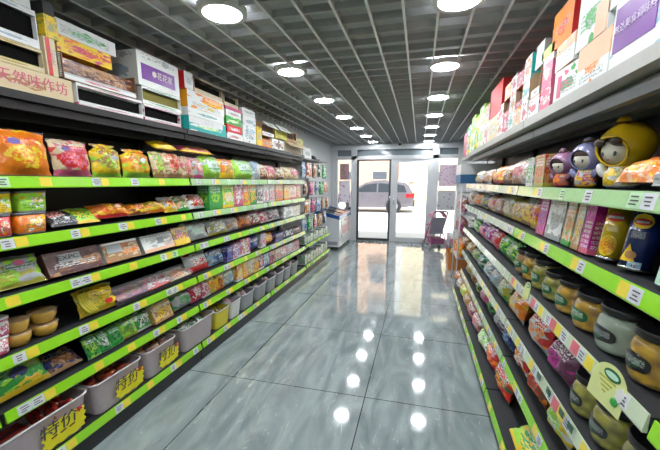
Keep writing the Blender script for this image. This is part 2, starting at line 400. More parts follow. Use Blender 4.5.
for i,(a,b_,z0,z1) in enumerate(((-2.06,-1.7,.2,2.055),(.42,.84,.12,2.055))):
    struct('window_%d'%(i+1),MB().box(a,b_,YD,YD+.008,z0,z1),GL)
TG=plain('transom_reflection_grey',(.2,.24,.26),.08,coat=1)  # opaque grey stands in for the reflections in the transom glass
for i,(a,b_) in enumerate(((-2.06,-1.7),(-1.56,.27),(.42,.84))): struct('window_%d'%(i+3),MB().box(a,b_,YD,YD+.01,2.14,2.29),TG)
t=MB()
for a in (-1.7,.27+.0): pass
for a,b_ in ((-1.7,-1.56),(.27,.42)): fbox(t,a,b_,2.14,2.29,YD-.045,YD+.05)
struct('trim_3',t,FR)
# doors (left leaf in a slim dark frame, right leaf in a broad grey frame)
def leaf(n,x0,x1,st,rail,m,y):
    r=thing('door_%d'%n); tag(r,kind='structure'); r.location=(x0,y,0)
    w=x1-x0; f=MB(); f.box(0,st[0],-.02,.02,.01,2.05); f.box(w-st[1],w,-.02,.02,.01,2.05); f.box(st[0],w-st[1],-.02,.02,.01,rail[0]); f.box(st[0],w-st[1],-.02,.02,2.05-rail[1],2.05)
    f.build('door_frame',m,r); MB().box(st[0],w-st[1],-.004,.004,rail[0],2.05-rail[1]).build('door_glass',GL,r)
    h=MB(); hx=w-st[1]/2 if n==1 else st[0]/2
    h.tube([(hx,-.02,.95),(hx,-.05,.95),(hx,-.05,1.15),(hx,-.02,1.15)],.009); h.build('door_handle',plain('steel',(.6,.6,.6),.25,metal=1),r)
leaf(1,-1.56,-.69,(.055,.06),(.07,.03),DKF,YD+.01)
leaf(2,-.70,.27,(.16,.1),(.12,.09),FR,YD-.0)
struct('trim_4',MB().box(-1.56,.27,YD-.05,YD+.1,0,.012),plain('threshold_steel',(.35,.36,.37),.3,metal=.6))
# posters stuck to the side windows
def poster_mat(name,a,b_,sc,thr=.35):
    m,nt,bs=new_mat(name); N,L=nt.nodes,nt.links; tc=N.new('ShaderNodeTexCoord'); v=N.new('ShaderNodeTexVoronoi'); v.inputs['Scale'].default_value=sc; v.feature='F1'
    L.new(tc.outputs['Object'],v.inputs['Vector']); c=N.new('ShaderNodeValToRGB'); c.color_ramp.interpolation='CONSTANT'; c.color_ramp.elements[0].color=(*a,1); c.color_ramp.elements[1].color=(*b_,1); c.color_ramp.elements[1].position=thr
    L.new(v.outputs['Distance'],c.inputs[0]); L.new(c.outputs[0],bs.inputs['Base Color']); bs.inputs['Roughness'].default_value=.5
    bs.inputs['Transmission Weight'].default_value=0
    return m
def poster(x0,x1,z0,z1,m,lab):
    o=MB().box(x0,x1,YD-.006,YD-.002,z0,z1).build('poster',m); tag(o,lab,'poster'); return o
poster(-2.0,-1.76,1.56,1.96,poster_mat('poster_brown',(.22,.12,.13),(.42,.27,.28),24),'brown speckled poster high on the shop window behind the freezer')
poster(-2.02,-1.74,.98,1.53,poster_mat('poster_pink',(.65,.2,.55),(.85,.8,.85),13,.3),'pink and white patterned poster under the brown one, above the freezer')
poster(.44,.83,1.4,1.9,poster_mat('poster_purple',(.45,.25,.38),(.62,.5,.58),16,.3),'mauve patterned poster high on the shop window above the stroller')
poster(.43,.83,.83,1.3,poster_mat('poster_grey',(.25,.27,.31),(.52,.52,.55),11,.25),'grey patterned poster low on the shop window just above the stroller')
# security camera on the door header
r=thing('security_camera','small dark dome camera on ceiling above the shop door','camera',(-.5,8.55,ZC))
b=MB(); b.lathe([(.05,-.03),(.055,0)],16); b.build('mount',WHITE,r); b=MB(); b.ball((0,0,-.03),.04,.04,.05,14,8); b.build('dome',BLACK,r)

# ------------------------------------------------------------------ ceiling lights
LAMP=emit('lamp_diffuser',(.93,.96,1.),56)
k=0
ord_=['first','second','third','fourth','fifth','sixth','seventh','eighth','ninth','tenth','eleventh','twelfth','thirteenth','fourteenth','fifteenth','sixteenth','seventeenth','eighteenth','nineteenth','twentieth','twenty-first','twenty-second','twenty-third','twenty-fourth','twenty-fifth','twenty-sixth','twenty-seventh','twenty-eighth','twenty-ninth','thirtieth','thirty-first','thirty-second','thirty-third']
for side,x,y0,n0 in (('left',-1.115,1.9,6),('right',.155,2.08,7)):
    ys_=[y0+1.07*i for i in range(-3,7) if y0+1.07*i<8.6]
    for y in ys_:
        i=round((y-y0)/1.07)
        r=thing('ceiling_light',None,'ceiling light',(x,y,ZC),(0,0,0),'round downlights in the grid ceiling')
        vis=i if side=='left' else i
        r['label']=('white round ceiling light, %s from the camera in the row over the bread rack'%ord_[i]) if i>=0 else 'white round ceiling light behind the camera over the bread rack'
        if side=='right':
            r['label']='white round ceiling light, %s from the camera in the row over the jar rack'%ord_[i+1] if i>=-1 else 'white round ceiling light behind the camera over the jar rack'
        b=MB(); b.lathe([(.105,-.006),(.125,-.010),(.135,-.006),(.135,.03),(.1,.03)],28,cap=False); b.build('trim_ring',WHITE,r)
        b=MB(); b.lathe([(.106,-.007),(.106,.004)],28); b.build('diffuser',LAMP,r)

# ------------------------------------------------------------------ shelving racks
LIME=plain('lime_price_rail',(.3,.72,.02),.22,coat=.6,noise=.04)
TW=plain('white_price_tag',(.68,.7,.74),.35,coat=.4); TY=plain('yellow_price_tag',(.85,.68,.05),.35,coat=.4); TRD=plain('red_price_tag',(.7,.15,.2),.35); TM=plain('pale_price_tag',(.5,.75,.45),.3,coat=.5)
INK=plain('printed_ink',(.06,.06,.07),.6)
LL=[1.525,1.26,1.005,.74,.495,.16]; LT=1.895
RL=[1.475,1.225,.93,.635,.378,.125]; RT=1.853
XFL, XFR = -1.72, .57
MINT_GLARE=plain('mint_glare_price_rail',(.42,.68,.32),.22,coat=.6,noise=.1); PALE_GLARE=plain('pale_glare_price_rail',(.62,.72,.52),.22,coat=.6,noise=.1)  # paler copies of the lime rail: glare along the aisle put into the colour
def rack(side,y0,y1,label,dens,kinds,rails=None):
    s=1 if side=='left' else -1                 # which way the goods face
    xf=XFL if side=='left' else XFR; back=(-2.2 if side=='left' else 1.01)
    lev=LL if side=='left' else RL; top=LT if side=='left' else RT
    xb=XFL if side=='left' else .487
    r=thing('shelving_rack',label,'shelf rack',((xf+back)/2,(y0+y1)/2,0),(0,0,0),'shelving racks on the %s side'%('bread' if side=='left' else 'jar'))
    ox,oy=r.location.x,r.location.y; Ly=(y1-y0)/2
    X=lambda x:x-ox
    def B(name,m,*bx):
        b=MB()
        for (a,c,d,e,f,g_) in bx: b.box(min(X(a),X(c)),max(X(a),X(c)),d,e,f,g_)
        return b.build(name,m,r)
    B('back_panel',BLACK,(back,back+.015*s,-Ly,Ly,.02,2.0))
    for yy in (-Ly+.003,Ly-.028): B('upright_post',BLACK,(back,back+.05*s,yy,yy+.025,0,2.1))
    B('kick_plate',BLACK,(back,xb-.02*s,-Ly+.002,Ly-.002,0,lev[-1]-.06))
    for k_,z in enumerate(lev):
        xx=xb if k_==len(lev)-1 else xf
        B('shelf',DARK,(back+.015*s,xx-.012*s,-Ly+.002,Ly-.002,z-.03,z-.004))
        if k_<len(lev)-1:
            for yy in (-Ly+.03,Ly-.034): 
                b=MB(); P=[(X(back+.05*s),z-.03),(X(xx-.03*s),z-.03),(X(back+.05*s),z-.12)]
                b.prism(P,yy,yy+.004); b.build('bracket',BLACK,r)
        st=MB(); a,c=X(xx-.012*s),X(xx); x0,x1=min(a,c),max(a,c)
        # rail face slightly tipped up so that the tags can be read
        P=[(X(xx-.012*s),z-.052),(X(xx),z-.052),(X(xx+.001*s),z-.047),(X(xx-.008*s),z+.001),(X(xx-.012*s),z+.001)]
        if s<0: P=P[::-1]
        st.prism(P,-Ly+.006,Ly-.006); sr=st.build('price_rail',rails[k_] if rails else LIME,r)
        y=-Ly+R(.05,.12)
        while y<Ly-.09:
            seq=random.choice(kinds[k_])
            for ch in seq:
                if y>Ly-.07: break
                wd=R(.05,.06); m={'w':TW,'y':TY,'r':TRD,'m':TM}[ch]
                t=MB(); q=lambda u,zz:(X(xx+(.0022-.009*(zz/.05))*s),y+u*wd,z-.049+zz)
                pts=[q(0,.003),q(1,.003),q(1,.046),q(0,.046)]
                if s<0: pts=[pts[1],pts[0],pts[3],pts[2]]
                bb=len(t.v); t.v+=pts; t.v+=[(p[0]-.001*s,p[1],p[2]) for p in pts]
                t.face([0,1,2,3]); t.face([7,6,5,4])
                for i_ in range(4): t.face([(i_+1)%4,i_,4+i_,4+(i_+1)%4])
                if ch in 'wm':                                       # a few rows of ink
                    for zz in (.012,.022,.033):
                        u0=R(.1,.3);u1=R(.6,.9); n0=len(t.v)
                        ee=.0012*s
                        for (u_,z_) in ((u0,zz),(u1,zz),(u1,zz+.004),(u0,zz+.004)) if s>0 else ((u1,zz),(u0,zz),(u0,zz+.004),(u1,zz+.004)):
                            p=q(u_,z_); t.v.append((p[0]+ee,p[1],p[2]))
                        t.face([n0,n0+1,n0+2,n0+3],mi=1)
                t.build('price_tag',[m,INK],sr)
                y+=wd+.002
            y+=R(*dens[k_])
    if side=='left':
        B('top_shelf',BLACK,(back+.015*s,xf,-Ly,Ly,top-.035,top)); 
        B('support_rail',BLACK,(xf-.06*s,xf-.03*s,-Ly,Ly,top-.075,top-.036)); B('rear_rail',BLACK,(back+.015*s,xf-.2*s,-Ly,Ly,top-.1,top-.036))
    else:
        B('top_shelf',plain('pale_top_board',(.4,.39,.36),.4),(back+.015*s,xf,-Ly,Ly,top-.045,top))
        for d_ in (.09,.2,.3):
            B('support_rail',plain('grey_rail',(.16,.165,.17),.35),(xf-(d_)*s,xf-(d_-.035)*s,-Ly,Ly,top-.1,top-.056))
    return r
WY=['wy','wy','wym','y','wwy']; WP=['w','wm','wy','m','ww']
kl=[WP+WY,WY,WY,WY,WY,WY]; dl=[(.12,.25)]*6
klf=[WP,WP,WP+WY,WY,WY,WY]
rack('left',-.44,.93,'black shelving rack of the bread side, section beside the camera',dl,kl)
rack('left',.94,2.335,'black shelving rack of the bread side, nearest section with orange bread bags and red sausages',dl,kl)
rack('left',2.345,3.74,'black shelving rack of the bread side, second section in view with yellow basket box',dl,klf,[MINT_GLARE,MINT_GLARE,LIME,LIME,LIME,LIME])
rack('left',3.75,5.1,'black shelving rack of the bread side, third section ending at the hanging goods',dl,klf,[PALE_GLARE,MINT_GLARE,MINT_GLARE,MINT_GLARE,LIME,LIME])
DN=['wyw','ywr','wyrw','wwy']
rack('right',-.46,.92,'black shelving rack of the jar side, section beside the camera',dl,[WP,WP,DN,DN,WY,WY])
rack('right',.93,2.3,'black shelving rack of the jar side, nearest section with crisp canisters and pickle jars',[(.15,.3),(.2,.35),(.01,.06),(.03,.1),(.1,.2),(.15,.3)],[WP,WP,DN,DN,WY,WY],[MINT_GLARE,LIME,PALE_GLARE,PALE_GLARE,LIME,LIME])
rack('right',2.31,3.5,'black shelving rack of the jar side, second section in view with magenta bags',[(.1,.3)]*6,[WP,WP,WP,WY,WY,WY],[PALE_GLARE,PALE_GLARE,PALE_GLARE,PALE_GLARE,MINT_GLARE,LIME])
rack('right',3.51,4.7,'black shelving rack of the jar side, far section beside the end stand',[(.1,.3)]*6,[WP,WP,WP,WP,WY,WY],[PALE_GLARE,PALE_GLARE,PALE_GLARE,PALE_GLARE,PALE_GLARE,MINT_GLARE])

# ------------------------------------------------------------------ stock on the shelves
LV={'left':["bread-side rack's top shelf","bread-side rack's second shelf","bread-side rack's third shelf","bread-side rack's fourth shelf","bread-side rack's fifth shelf","bread-side rack's lowest shelf"],
    'right':["jar-side rack's top shelf","jar-side rack's second shelf","jar-side rack's third shelf","jar-side rack's fourth shelf","jar-side rack's fifth shelf","jar-side rack's lowest shelf"]}
USED=set()
def finish_row(side,lev,items,phrase=None,group=None):
    trim=lambda s:' '.join(s.split()[:99])
    # items: (root, look, category, Y)
    items=sorted(items,key=lambda t:t[3]); ph=phrase or LV[side][lev]; looks=[i[1] for i in items]
    short=lambda s:s.split(' with ')[0].split(' leaning')[0].split(' lying')[0]
    for n,(o,look,cat,_) in enumerate(items):
        if looks.count(look)==1:
            lab='%s on %s'%(look,ph)
            if len(items)>1:
                nb=items[n-1] if n else items[1]
                ext='%s, %s %s'%(lab,'beyond the' if n else 'nearer than the',short(nb[1]))
                if len(ext.replace("-"," ").split())<=14: lab=ext
        else: lab='%s, %s from the camera on %s'%(look,ord_[n] if n<len(ord_) else 'last',ph)
        if len(lab.split())>16 and looks.count(look)>1: lab='%s, %s from camera on %s'%(look,ord_[n],ph)
        tag(o,lab,cat,group or ('goods on the %s'%ph))
def put(side,o,x,y,z,lean=0,turn=0,depth=.1):
    th=(PI/2 if side=='left' else -PI/2)+turn
    o.rotation_euler=(-lean,0,th)
    o.location=(x,y,z+depth/2*math.sin(abs(lean))*(1 if abs(lean)<1.2 else 0))
    return o
FACE={'left':-1.755,'right':.615}
def row(side,lev,entries,zoff=0):
    out=[]; s=-1 if side=='left' else 1
    for e in entries:
        kind,p0,p1,h,mat,look=e[:6]; op=e[6] if len(e)>6 else {}
        z=(LL if side=='left' else RL)[lev]+zoff+op.get('dz',0)
        inset=op.get('inset',0); face=FACE[side]+s*inset+(-.085 if side=='right' and lev==5 else -.015 if side=='right' and lev>=3 else 0)
        ya,yb=sorted((y_at(p0,face,z+h/2),y_at(p1,face,z+h/2))); w=op.get('fw') or min(max(yb-ya,.03)*op.get('ws',.97),.42); y=(ya+yb)/2
        near=(yb-ya)>0 and y<op.get('nearlim',2.3)
        name='snack_bag'; cat='bag'; h=h*(1 if near or kind!='bag' else R(.9,1.08))
        d=op.get('d',.12); lean=op.get('lean',0); turn=op.get('turn',R(-.05,.05))
        if kind=='bag':
            t=op.get('t',min(.085,w*.45)); o=make_bag(w*1.04,h,t,mat,near,op.get('patch'),op.get('logo'),op.get('gather'),op.get('seal')); d=t; lean=op.get('lean',R(.1,.25)); cat='bag'
        elif kind=='pack':       # flat packet lying tipped towards the aisle
            t=op.get('t',.035); o=make_bag(w*1.02,h,t,mat,near,op.get('patch'),op.get('logo')); o.name='snack_packet'; d=t; lean=op.get('lean',.75); cat='packet'
        elif kind=='box': o=make_box(w,h,d,mat,near,op.get('panel'),op.get('side')); cat='box'
        elif kind=='tray': o=make_tray(w,op.get('t',.05),h,mat,near); d=h; lean=op.get('lean',-.45); cat='tray'
        elif kind=='pot': o=make_pot(w,h,min(w,.12),mat,op.get('lid',WHITE)); d=min(w,.12); cat='pot'
        elif kind=='bowl': o=make_bowl(w/2,h,mat,op.get('lid',CLEAR)); d=w; cat='bowl'
        elif kind=='can':
            o,wrap=make_can(w/2,h,mat,op.get('lid',WHITE)); d=w
            if 'deco' in op: op['deco'](o,wrap,w/2,h)
            cat='canister'
        elif kind=='jar': o=make_jar(w/2,h,mat,op.get('lid',BLACK),op.get('label',solid('dgreen'))); d=w; cat='jar'
        elif kind=='fn': o=mat(w,h); d=op.get('d',w); cat=op.get('cat','container')
        if 'cat' in op: cat=op['cat']
        if 'name' in op: o.name=op['name']
        if kind=='tray':
            # long side of the tray runs along the shelf, far edge raised
            o.rotation_euler=(-lean,0,(PI/2 if side=='left' else -PI/2)+turn); th=h/2*math.cos(lean)
            o.location=(face+s*(th),y,z+h/2*math.sin(abs(lean))+.004)
        elif kind=='pack':
            put(side,o,face+s*.01,y,z+.004,lean,turn,d)
        else: put(side,o,face+s*d/2,y,z+.001,lean,turn,d)
        out.append((o,look,cat,y))
    return out
P=pk
# ---- left, top shelf: bread and bagged cakes
L1=row('left',0,[
 ('bag',4,55,.205,P('orange','yellow','orange',tc='red',busy=.4,b1=.14,br=.33,t0=.66,t1=.84),'orange bread bag with purple oval logo',{'t':.09,'lean':.12,'logo':(.27,.72,.026,solid('violet'),'')}),
 ('bag',57,96,.185,P('cream','red','pink',tc='white',busy=.35,b0=.0,b1=.16,br=.36),'red and cream bread bag with red footer band',{'t':.08,'lean':.12,'patch':(.22,.9,.62,.82,P('red','rose','red',tc='white',busy=.1)),'logo':(.27,.72,.02,solid('violet'),'')}),
 ('bag',97,126,.185,P('yellow','tan','lime',tc='brown',busy=.5,b1=.1),'yellow loaf bag with brown gathered top and round white label',{'t':.09,'gather':1,'lean':.1,'seal':solid('tan',.3,.5),'logo':(.66,.58,.026,solid('lgrey'),'')}),
 ('bag',127,155,.175,P('yellow','orange','lime',tc='brown',busy=.5,b1=.16),'yellow cake bag with white leaf label',{'t':.09,'gather':1,'lean':.1,'logo':(.6,.6,.026,solid('white'),'')}),
 ('bag',156,169,.18,P('cream','lime','tan',tc='green',busy=.6),'green striped clear cake bag',{'lean':.2}),
 ('bag',169,185,.18,P('cream','red','tan',tc='red',busy=.6),'cream cake bag with red picture',{'lean':.2}),
 ('bag',185,196,.18,P('cream','pink','tan',tc='rose',busy=.7),'cream and pink cake bag',{'lean':.2}),
 ('bag',196,207,.18,P('lgrey','tan','rose',tc='white',busy=.7),'pale grey cake bag',{'lean':.25}),
 ('bag',206,225,.19,P('lime','mint','lime',tc='white',busy=.25,b1=.2),'lime green puffed bag',{'lean':.2,'t':.1,'nearlim':9,'patch':(.2,.8,.35,.75,P('mint','white','green',busy=.4))}),
 ('bag',224,238,.18,P('orange','tan','yellow',tc='white',busy=.6,b1=.25),'orange and yellow snack bag',{'lean':.2}),
 ('bag',237,257,.19,P('lime','mint','lime',tc='white',busy=.25,b1=.2),'lime green puffed bag',{'lean':.2,'t':.1,'nearlim':9,'patch':(.2,.8,.35,.75,P('mint','white','green',busy=.4))}),
 ('bag',255,263,.19,P('sky','lgrey','white',busy=.5),'pale blue tall bag',{'lean':.15}),
 ('bag',262,271,.17,P('tan','cream','brown',tc='white',busy=.8),'brown and cream clear bag',{'lean':.3}),
 ('bag',271,279,.17,P('cream','rose','tan',tc='white',busy=.8),'cream bag with rose print',{'lean':.3}),
 ('bag',279,287,.17,P('grey','cream','brown',tc='white',busy=.8),'grey and brown clear bag',{'lean':.3}),
 ('bag',287,294,.17,P('tan','olive','cream',tc='white',busy=.8),'tan and olive clear bag',{'lean':.3}),
 ('bag',294,301,.17,P('tan','rose','cream',tc='white',busy=.8),'tan and pink clear bag',{'lean':.3})])
L1+=row('left',0,[
 ('pack',155,180,.1,P('yellow','orange','yellow',tc='olive',busy=.15),'yellow packet lying on top of the cake bags',{'lean':1.1,'inset':.03,'dz':.185,'t':.05}),
 ('pack',182,214,.11,P('rose','pink','yellow',tc='white',busy=.5),'pink patterned packet lying on top of the cake bags',{'lean':1.1,'inset':.03,'dz':.185,'t':.05,'nearlim':3}),
 ('bag',1,30,.13,P('tan','brown','cream',tc='white',busy=.6),'brown crinkled bag lying behind and above the orange bread bag',{'lean':.9,'inset':.13,'dz':.12})])
finish_row('left',0,L1)
# ---- left, second shelf
def potm(c,c2): return P(c,c2,'white',tc='dgreen',bx=.6,by=.62,br=.22,busy=.15,b0=.0,b1=.06,t0=.15,t1=.5)
CL2=plain('smoky_lid',(.12,.12,.13),.15,coat=.6)
DW=dict(d=.1,lid=CL2,ws=.98)
L2=row('left',1,[
 ('pot',-8,14,.1,potm('red','orange'),'red square dessert pot, bottom of the first stack',DW),
 ('pot',-8,14,.1,potm('yellow','lime'),'yellow square dessert pot, top of the first stack',{**DW,'dz':.101}),
 ('pot',18,50,.1,potm('orange','yellow'),'orange square dessert pot, bottom of its stack',{**DW,'turn':0}),
 ('pot',18,50,.1,potm('lime','yellow'),'lime green square dessert pot, top of its stack',{**DW,'dz':.101,'turn':0}),
 ('pack',52,84,.12,P('black','red','white',tc='lgrey',bx=.35,by=.65,busy=.1,b1=.0,t0=.1,t1=.45),'black snack packet with red picture',{'lean':.95}),
 ('pack',76,101,.13,P('lime','green','yellow',tc='dgreen',busy=.2,br=.35),'green snack packet with round picture',{'lean':.95}),
 ('bag',100,136,.1,P('orange','yellow','red',tc='brown',busy=.25,bx=.6),'orange snack bag with round red picture',{'lean':.7,'logo':(.6,.45,.022,solid('peach'),'')}),
 ('bag',133,153,.09,P('yellow','orange','brown',tc='brown',busy=.5),'yellow and brown biscuit bag',{'lean':.7}),
 ('bag',151,171,.09,P('yellow','olive','orange',tc='black',busy=.5),'yellow and olive biscuit bag',{'lean':.7}),
 ('bag',168,182,.13,P('lgrey','red','yellow',tc='white',busy=.7),'white and red nut bag',{'lean':.6}),
 ('bag',181,193,.13,P('white','tan','green',tc='red',busy=.7),'white and tan nut bag',{'lean':.6}),
 ('bag',193,209,.14,P('tan','red','white',tc='white',busy=.7),'tan and red nut bag',{'lean':.5}),
 ('box',209,222,.225,P('green','lime','green',busy=.1),'plain green upright carton side',{'d':.12,'nearlim':0}),
 ('box',222,234,.22,P('lime','white','yellow',tc='green',busy=.5),'lime green upright carton with white picture',{'d':.1}),
 ('box',234,243,.215,P('pink','white','rose',busy=.5),'pink upright packet box',{'d':.1}),
 ('box',243,250,.215,P('tan','orange','yellow',busy=.6),'tan upright packet box',{'d':.1}),
 ('box',250,256,.21,P('orange','yellow','green',busy=.6),'orange upright packet box',{'d':.1}),
 ('box',257,263,.21,P('grey','black','white',busy=.6),'grey and black upright packet box',{'d':.1}),
 ('box',263,269,.21,P('white','pink','lgrey',busy=.6),'white and pink upright packet box',{'d':.1}),
 ('box',269,275,.21,P('lgrey','rose','white',busy=.6),'pale grey upright packet box',{'d':.1}),
 ('box',275,283,.21,P('tan','rose','orange',busy=.6),'tan and rose upright packet box',{'d':.1}),
 ('box',284,290,.2,P('cream','yellow','orange',busy=.4),'cream upright packet box',{'d':.1}),
 ('box',290,296,.2,P('peach','white','rose',busy=.5),'peach upright packet box',{'d':.1}),
 ('box',296,301,.2,P('rose','cream','tan',busy=.5),'rose upright packet box',{'d':.1})])
finish_row('left',1,L2)
# ---- left, third shelf
L3=row('left',2,[
 ('bag',-6,49,.15,P('lgrey','lime','olive',tc='dgreen',busy=.55,bx=.25,by=.3,t0=.5,t1=.75),'white and lime wafer packet with red berry picture',{'lean':.45,'t':.06,'logo':(.58,.72,.022,solid('rose'),'')}),
 ('box',50,104,.125,P('choc','tan','brown',tc='white',bx=.78,by=.45,br=.28,busy=.1,b1=0,t0=.3,t1=.5),'dark brown biscuit box with black lettering on white plate',{'lean':.35,'d':.06,'panel':(.22,.62,.52,.86,solid('lgrey')),'side':solid('choc')}),
 ('box',107,142,.12,P('tan','cream','orange',tc='brown',bx=.75,by=.45,busy=.3,b1=.0),'tan biscuit box with pale plate',{'lean':.35,'d':.06,'panel':(.08,.5,.45,.85,solid('lgrey')),'side':solid('white')}),
 ('box',144,178,.12,P('white','lgrey','peach',tc='grey',bx=.9,by=.3,busy=.2,b1=.2),'white biscuit box with dark round emblem',{'lean':.35,'d':.06,'panel':(.46,.64,.4,.78,solid('grey')),'side':solid('grey')}),
 ('box',176,191,.14,P('tan','pink','yellow',busy=.5,b1=.35),'pink and yellow slim box',{'lean':.35,'d':.05}),
 ('bag',189,213,.15,P('grey','mint','lgrey',busy=.5),'grey green clear bag of crackers',{'lean':.4}),
 ('bag',213,232,.15,P('grey','white','olive',busy=.7),'grey and white bag with dark round print',{'lean':.4}),
 ('bag',231,242,.15,P('lgrey','tan','grey',busy=.7),'grey and tan bag',{'lean':.4}),
 ('bag',242,254,.15,P('tan','orange','brown',busy=.7),'brown and orange bag',{'lean':.35}),
 ('bag',254,264,.16,P('rose','white','brown',busy=.7),'rose and white bag',{'lean':.35}),
 ('bag',264,271,.16,P('pink','tan','white',busy=.7),'pink and tan bag',{'lean':.3}),
 ('bag',271,283,.15,P('grey','plum','white',busy=.7),'grey and plum bag',{'lean':.3}),
 ('box',284,293,.16,P('white','lgrey','grey',busy=.3),'white upright box',{'d':.1}),
 ('box',293,300,.15,P('cream','grey','white',busy=.3),'cream upright box',{'d':.1})])
finish_row('left',2,L3)
o=L3[1][0]; wbox=.40
text_mesh('EXPC',.034,INK,o,(-.032,-.0345,.087),FRONT,'printed_text',sx=1.35)
# ---- left, fourth shelf
YB_=P('yellow','orange','yellow',tc='orange',busy=.6,b1=0,t0=.9,t1=.9); PB=P('pink','white','rose',tc='white',busy=.7)
YC=plain('custard',(.62,.36,.05),.3,coat=.5)
L4=row('left',3,[
 ('pot',-10,12,.085,PB,'pink patterned pot, lower of the stacked pair',{'lid':WHITE}),
 ('pot',-10,12,.085,PB,'pink patterned pot, upper of the stacked pair',{'lid':WHITE,'dz':.086}),
 ('bowl',12,40,.065,YC,'yellow custard bowl, lower of the nearer pair',{}),
 ('bowl',10,38,.065,YC,'yellow custard bowl, upper of the nearer pair',{'dz':.066}),
 ('bowl',40,66,.065,YC,'yellow custard bowl, lower of the farther pair',{}),
 ('bowl',38,65,.065,YC,'yellow custard bowl, upper of the farther pair',{'dz':.066}),
 ('bag',84,120,.155,P('yellow','olive','yellow',tc='brown',busy=.5,b1=0),'yellow banana bag with oval red label',{'lean':.3,'t':.07,'logo':(.78,.3,.034,solid('yellow'),'')}),
 ('tray',116,151,.13,P('rose','tan','plum',busy=.8),'tray of pink and brown cakes',{}),
 ('tray',146,173,.13,P('rose','white','red',busy=.8),'tray of red and white pastries',{}),
 ('tray',168,192,.13,P('brown','orange','cream',busy=.8),'tray of brown and orange pastries',{}),
 ('bag',191,212,.17,P('lgrey','white','red',busy=.5,b1=.3),'white bag with red base',{'lean':.3}),
 ('bag',212,227,.16,P('grey','navy','sky',busy=.6),'grey blue bag',{'lean':.2}),
 ('box',227,233,.15,P('navy','blue','violet',busy=.4),'navy packet box',{}),
 ('box',233,241,.15,P('pink','violet','white',busy=.5),'pink and violet packet box',{}),
 ('box',241,250,.17,P('pink','tan','white',busy=.6),'pink and tan packet box',{}),
 ('bag',250,261,.17,P('navy','blue','black',busy=.4),'dark blue bag',{'lean':.1}),
 ('box',261,266,.16,P('lgrey','pink','white',busy=.5),'pale packet box',{}),
 ('bag',265,275,.15,P('orange','yellow','red',busy=.5),'orange bag',{'lean':.1}),
 ('box',275,284,.1,P('navy','black','violet',busy=.4),'low dark box',{}),
 ('box',284,293,.1,P('black','white','navy',busy=.5),'low black and white box',{}),
 ('box',293,300,.09,P('brown','plum','black',busy=.5),'low brown box',{})])
finish_row('left',3,L4)
b=MB(); 
lb=L4[6][0]
b=MB(); n=20; pts=[(.045+.024*math.cos(2*PI*i/n),.047+.015*math.sin(2*PI*i/n)) for i in range(n)]; b.prism(pts,-.046,-.043); b.build('red_oval',solid('red'),lb)
for i in range(4):     # loose bananas of the bunch hanging at the bag's side
    b=MB(); a=-.055-.016*i
    b.tube([(a,-.02,.13),(a-.012,-.04,.08),(a-.006,-.05,.04),(a+.014,-.052,.012)],.009,8); b.build('banana',plain('banana_yellow',(.6,.5,.04),.4),lb)
# ---- left, fifth shelf
GP=P('green','lime','dgreen',tc='white',busy=.5,b1=.0)
L5=row('left',4,[
 ('bag',-6,56,.15,P('green','lime','yellow',tc='white',busy=.3,bx=.75,by=.7,br=.2,b0=0,b1=.16),'large bright green snack bag with navy oval logo',{'lean':.55,'t':.075,'inset':-.0,'logo':(.5,.6,.04,solid('navy'),'')}),
 ('pack',46,84,.13,P('navy','brown','tan',tc='white',busy=.5,bx=.6),'dark packet of brown nuts',{'lean':.9,'inset':.03}),
 ('bag',90,104,.13,GP,'green bag with white print',{'lean':.4}),
 ('bag',103,114,.13,P('green','white','dgreen',busy=.4),'green bag with white stripe',{'lean':.4}),
 ('bag',113,126,.13,P('green','dgreen','green',busy=.2),'plain green bag',{'lean':.4}),
 ('bag',125,141,.13,P('lime','green','olive',busy=.4),'lime and olive bag',{'lean':.4}),
 ('bag',140,155,.13,P('green','dgreen','white',busy=.3),'green bag with dark swirl',{'lean':.4}),
 ('box',155,174,.14,P('cream','yellow','tan',busy=.5,tc='grey'),'cream and yellow box',{'lean':.3,'d':.05}),
 ('bag',178,196,.13,P('lgrey','green','grey',busy=.5),'grey packet with green mark',{'lean':.4}),
 ('bag',194,206,.17,P('red','white','rose',busy=.6),'red and white bag',{'lean':.25}),
 ('bag',205,213,.16,P('pink','rose','white',busy=.6),'pink and white bag',{'lean':.25}),
 ('bag',211,219,.17,P('yellow','orange','olive',busy=.5),'yellow and orange bag',{'lean':.25}),
 ('bag',219,227,.17,P('yellow','brown','orange',busy=.5),'yellow and brown bag',{'lean':.25}),
 ('bag',227,236,.17,P('white','lgrey','sky',busy=.5),'white and pale blue bag',{'lean':.2}),
 ('box',237,243,.17,P('orange','yellow','white',busy=.4),'orange box',{}),
 ('box',243,248,.17,P('yellow','cream','orange',busy=.4),'yellow box',{}),
 ('box',248,254,.17,P('cream','white','tan',busy=.4),'cream box',{}),
 ('box',254,259,.17,P('tan','orange','yellow',busy=.4),'tan box',{}),
 ('box',259,264,.17,P('plum','pink','white',busy=.4),'plum box',{}),
 ('box',264,269,.16,P('sky','white','navy',busy=.4),'blue and white box',{}),
 ('box',269,275,.16,P('tan','black','rose',busy=.5),'tan and black box',{}),
 ('box',275,281,.15,P('cream','rose','lgrey',busy=.4),'cream and rose box',{}),
 ('box',281,287,.15,P('pink','white','lgrey',busy=.4),'pink and white box',{}),
 ('box',287,293,.14,P('lgrey','pink','white',busy=.4),'pale grey and pink box',{}),
 ('box',293,299,.14,P('pink','plum','white',busy=.4),'pink and plum box',{})])
finish_row('left',4,L5)
bb=L5[0][0]
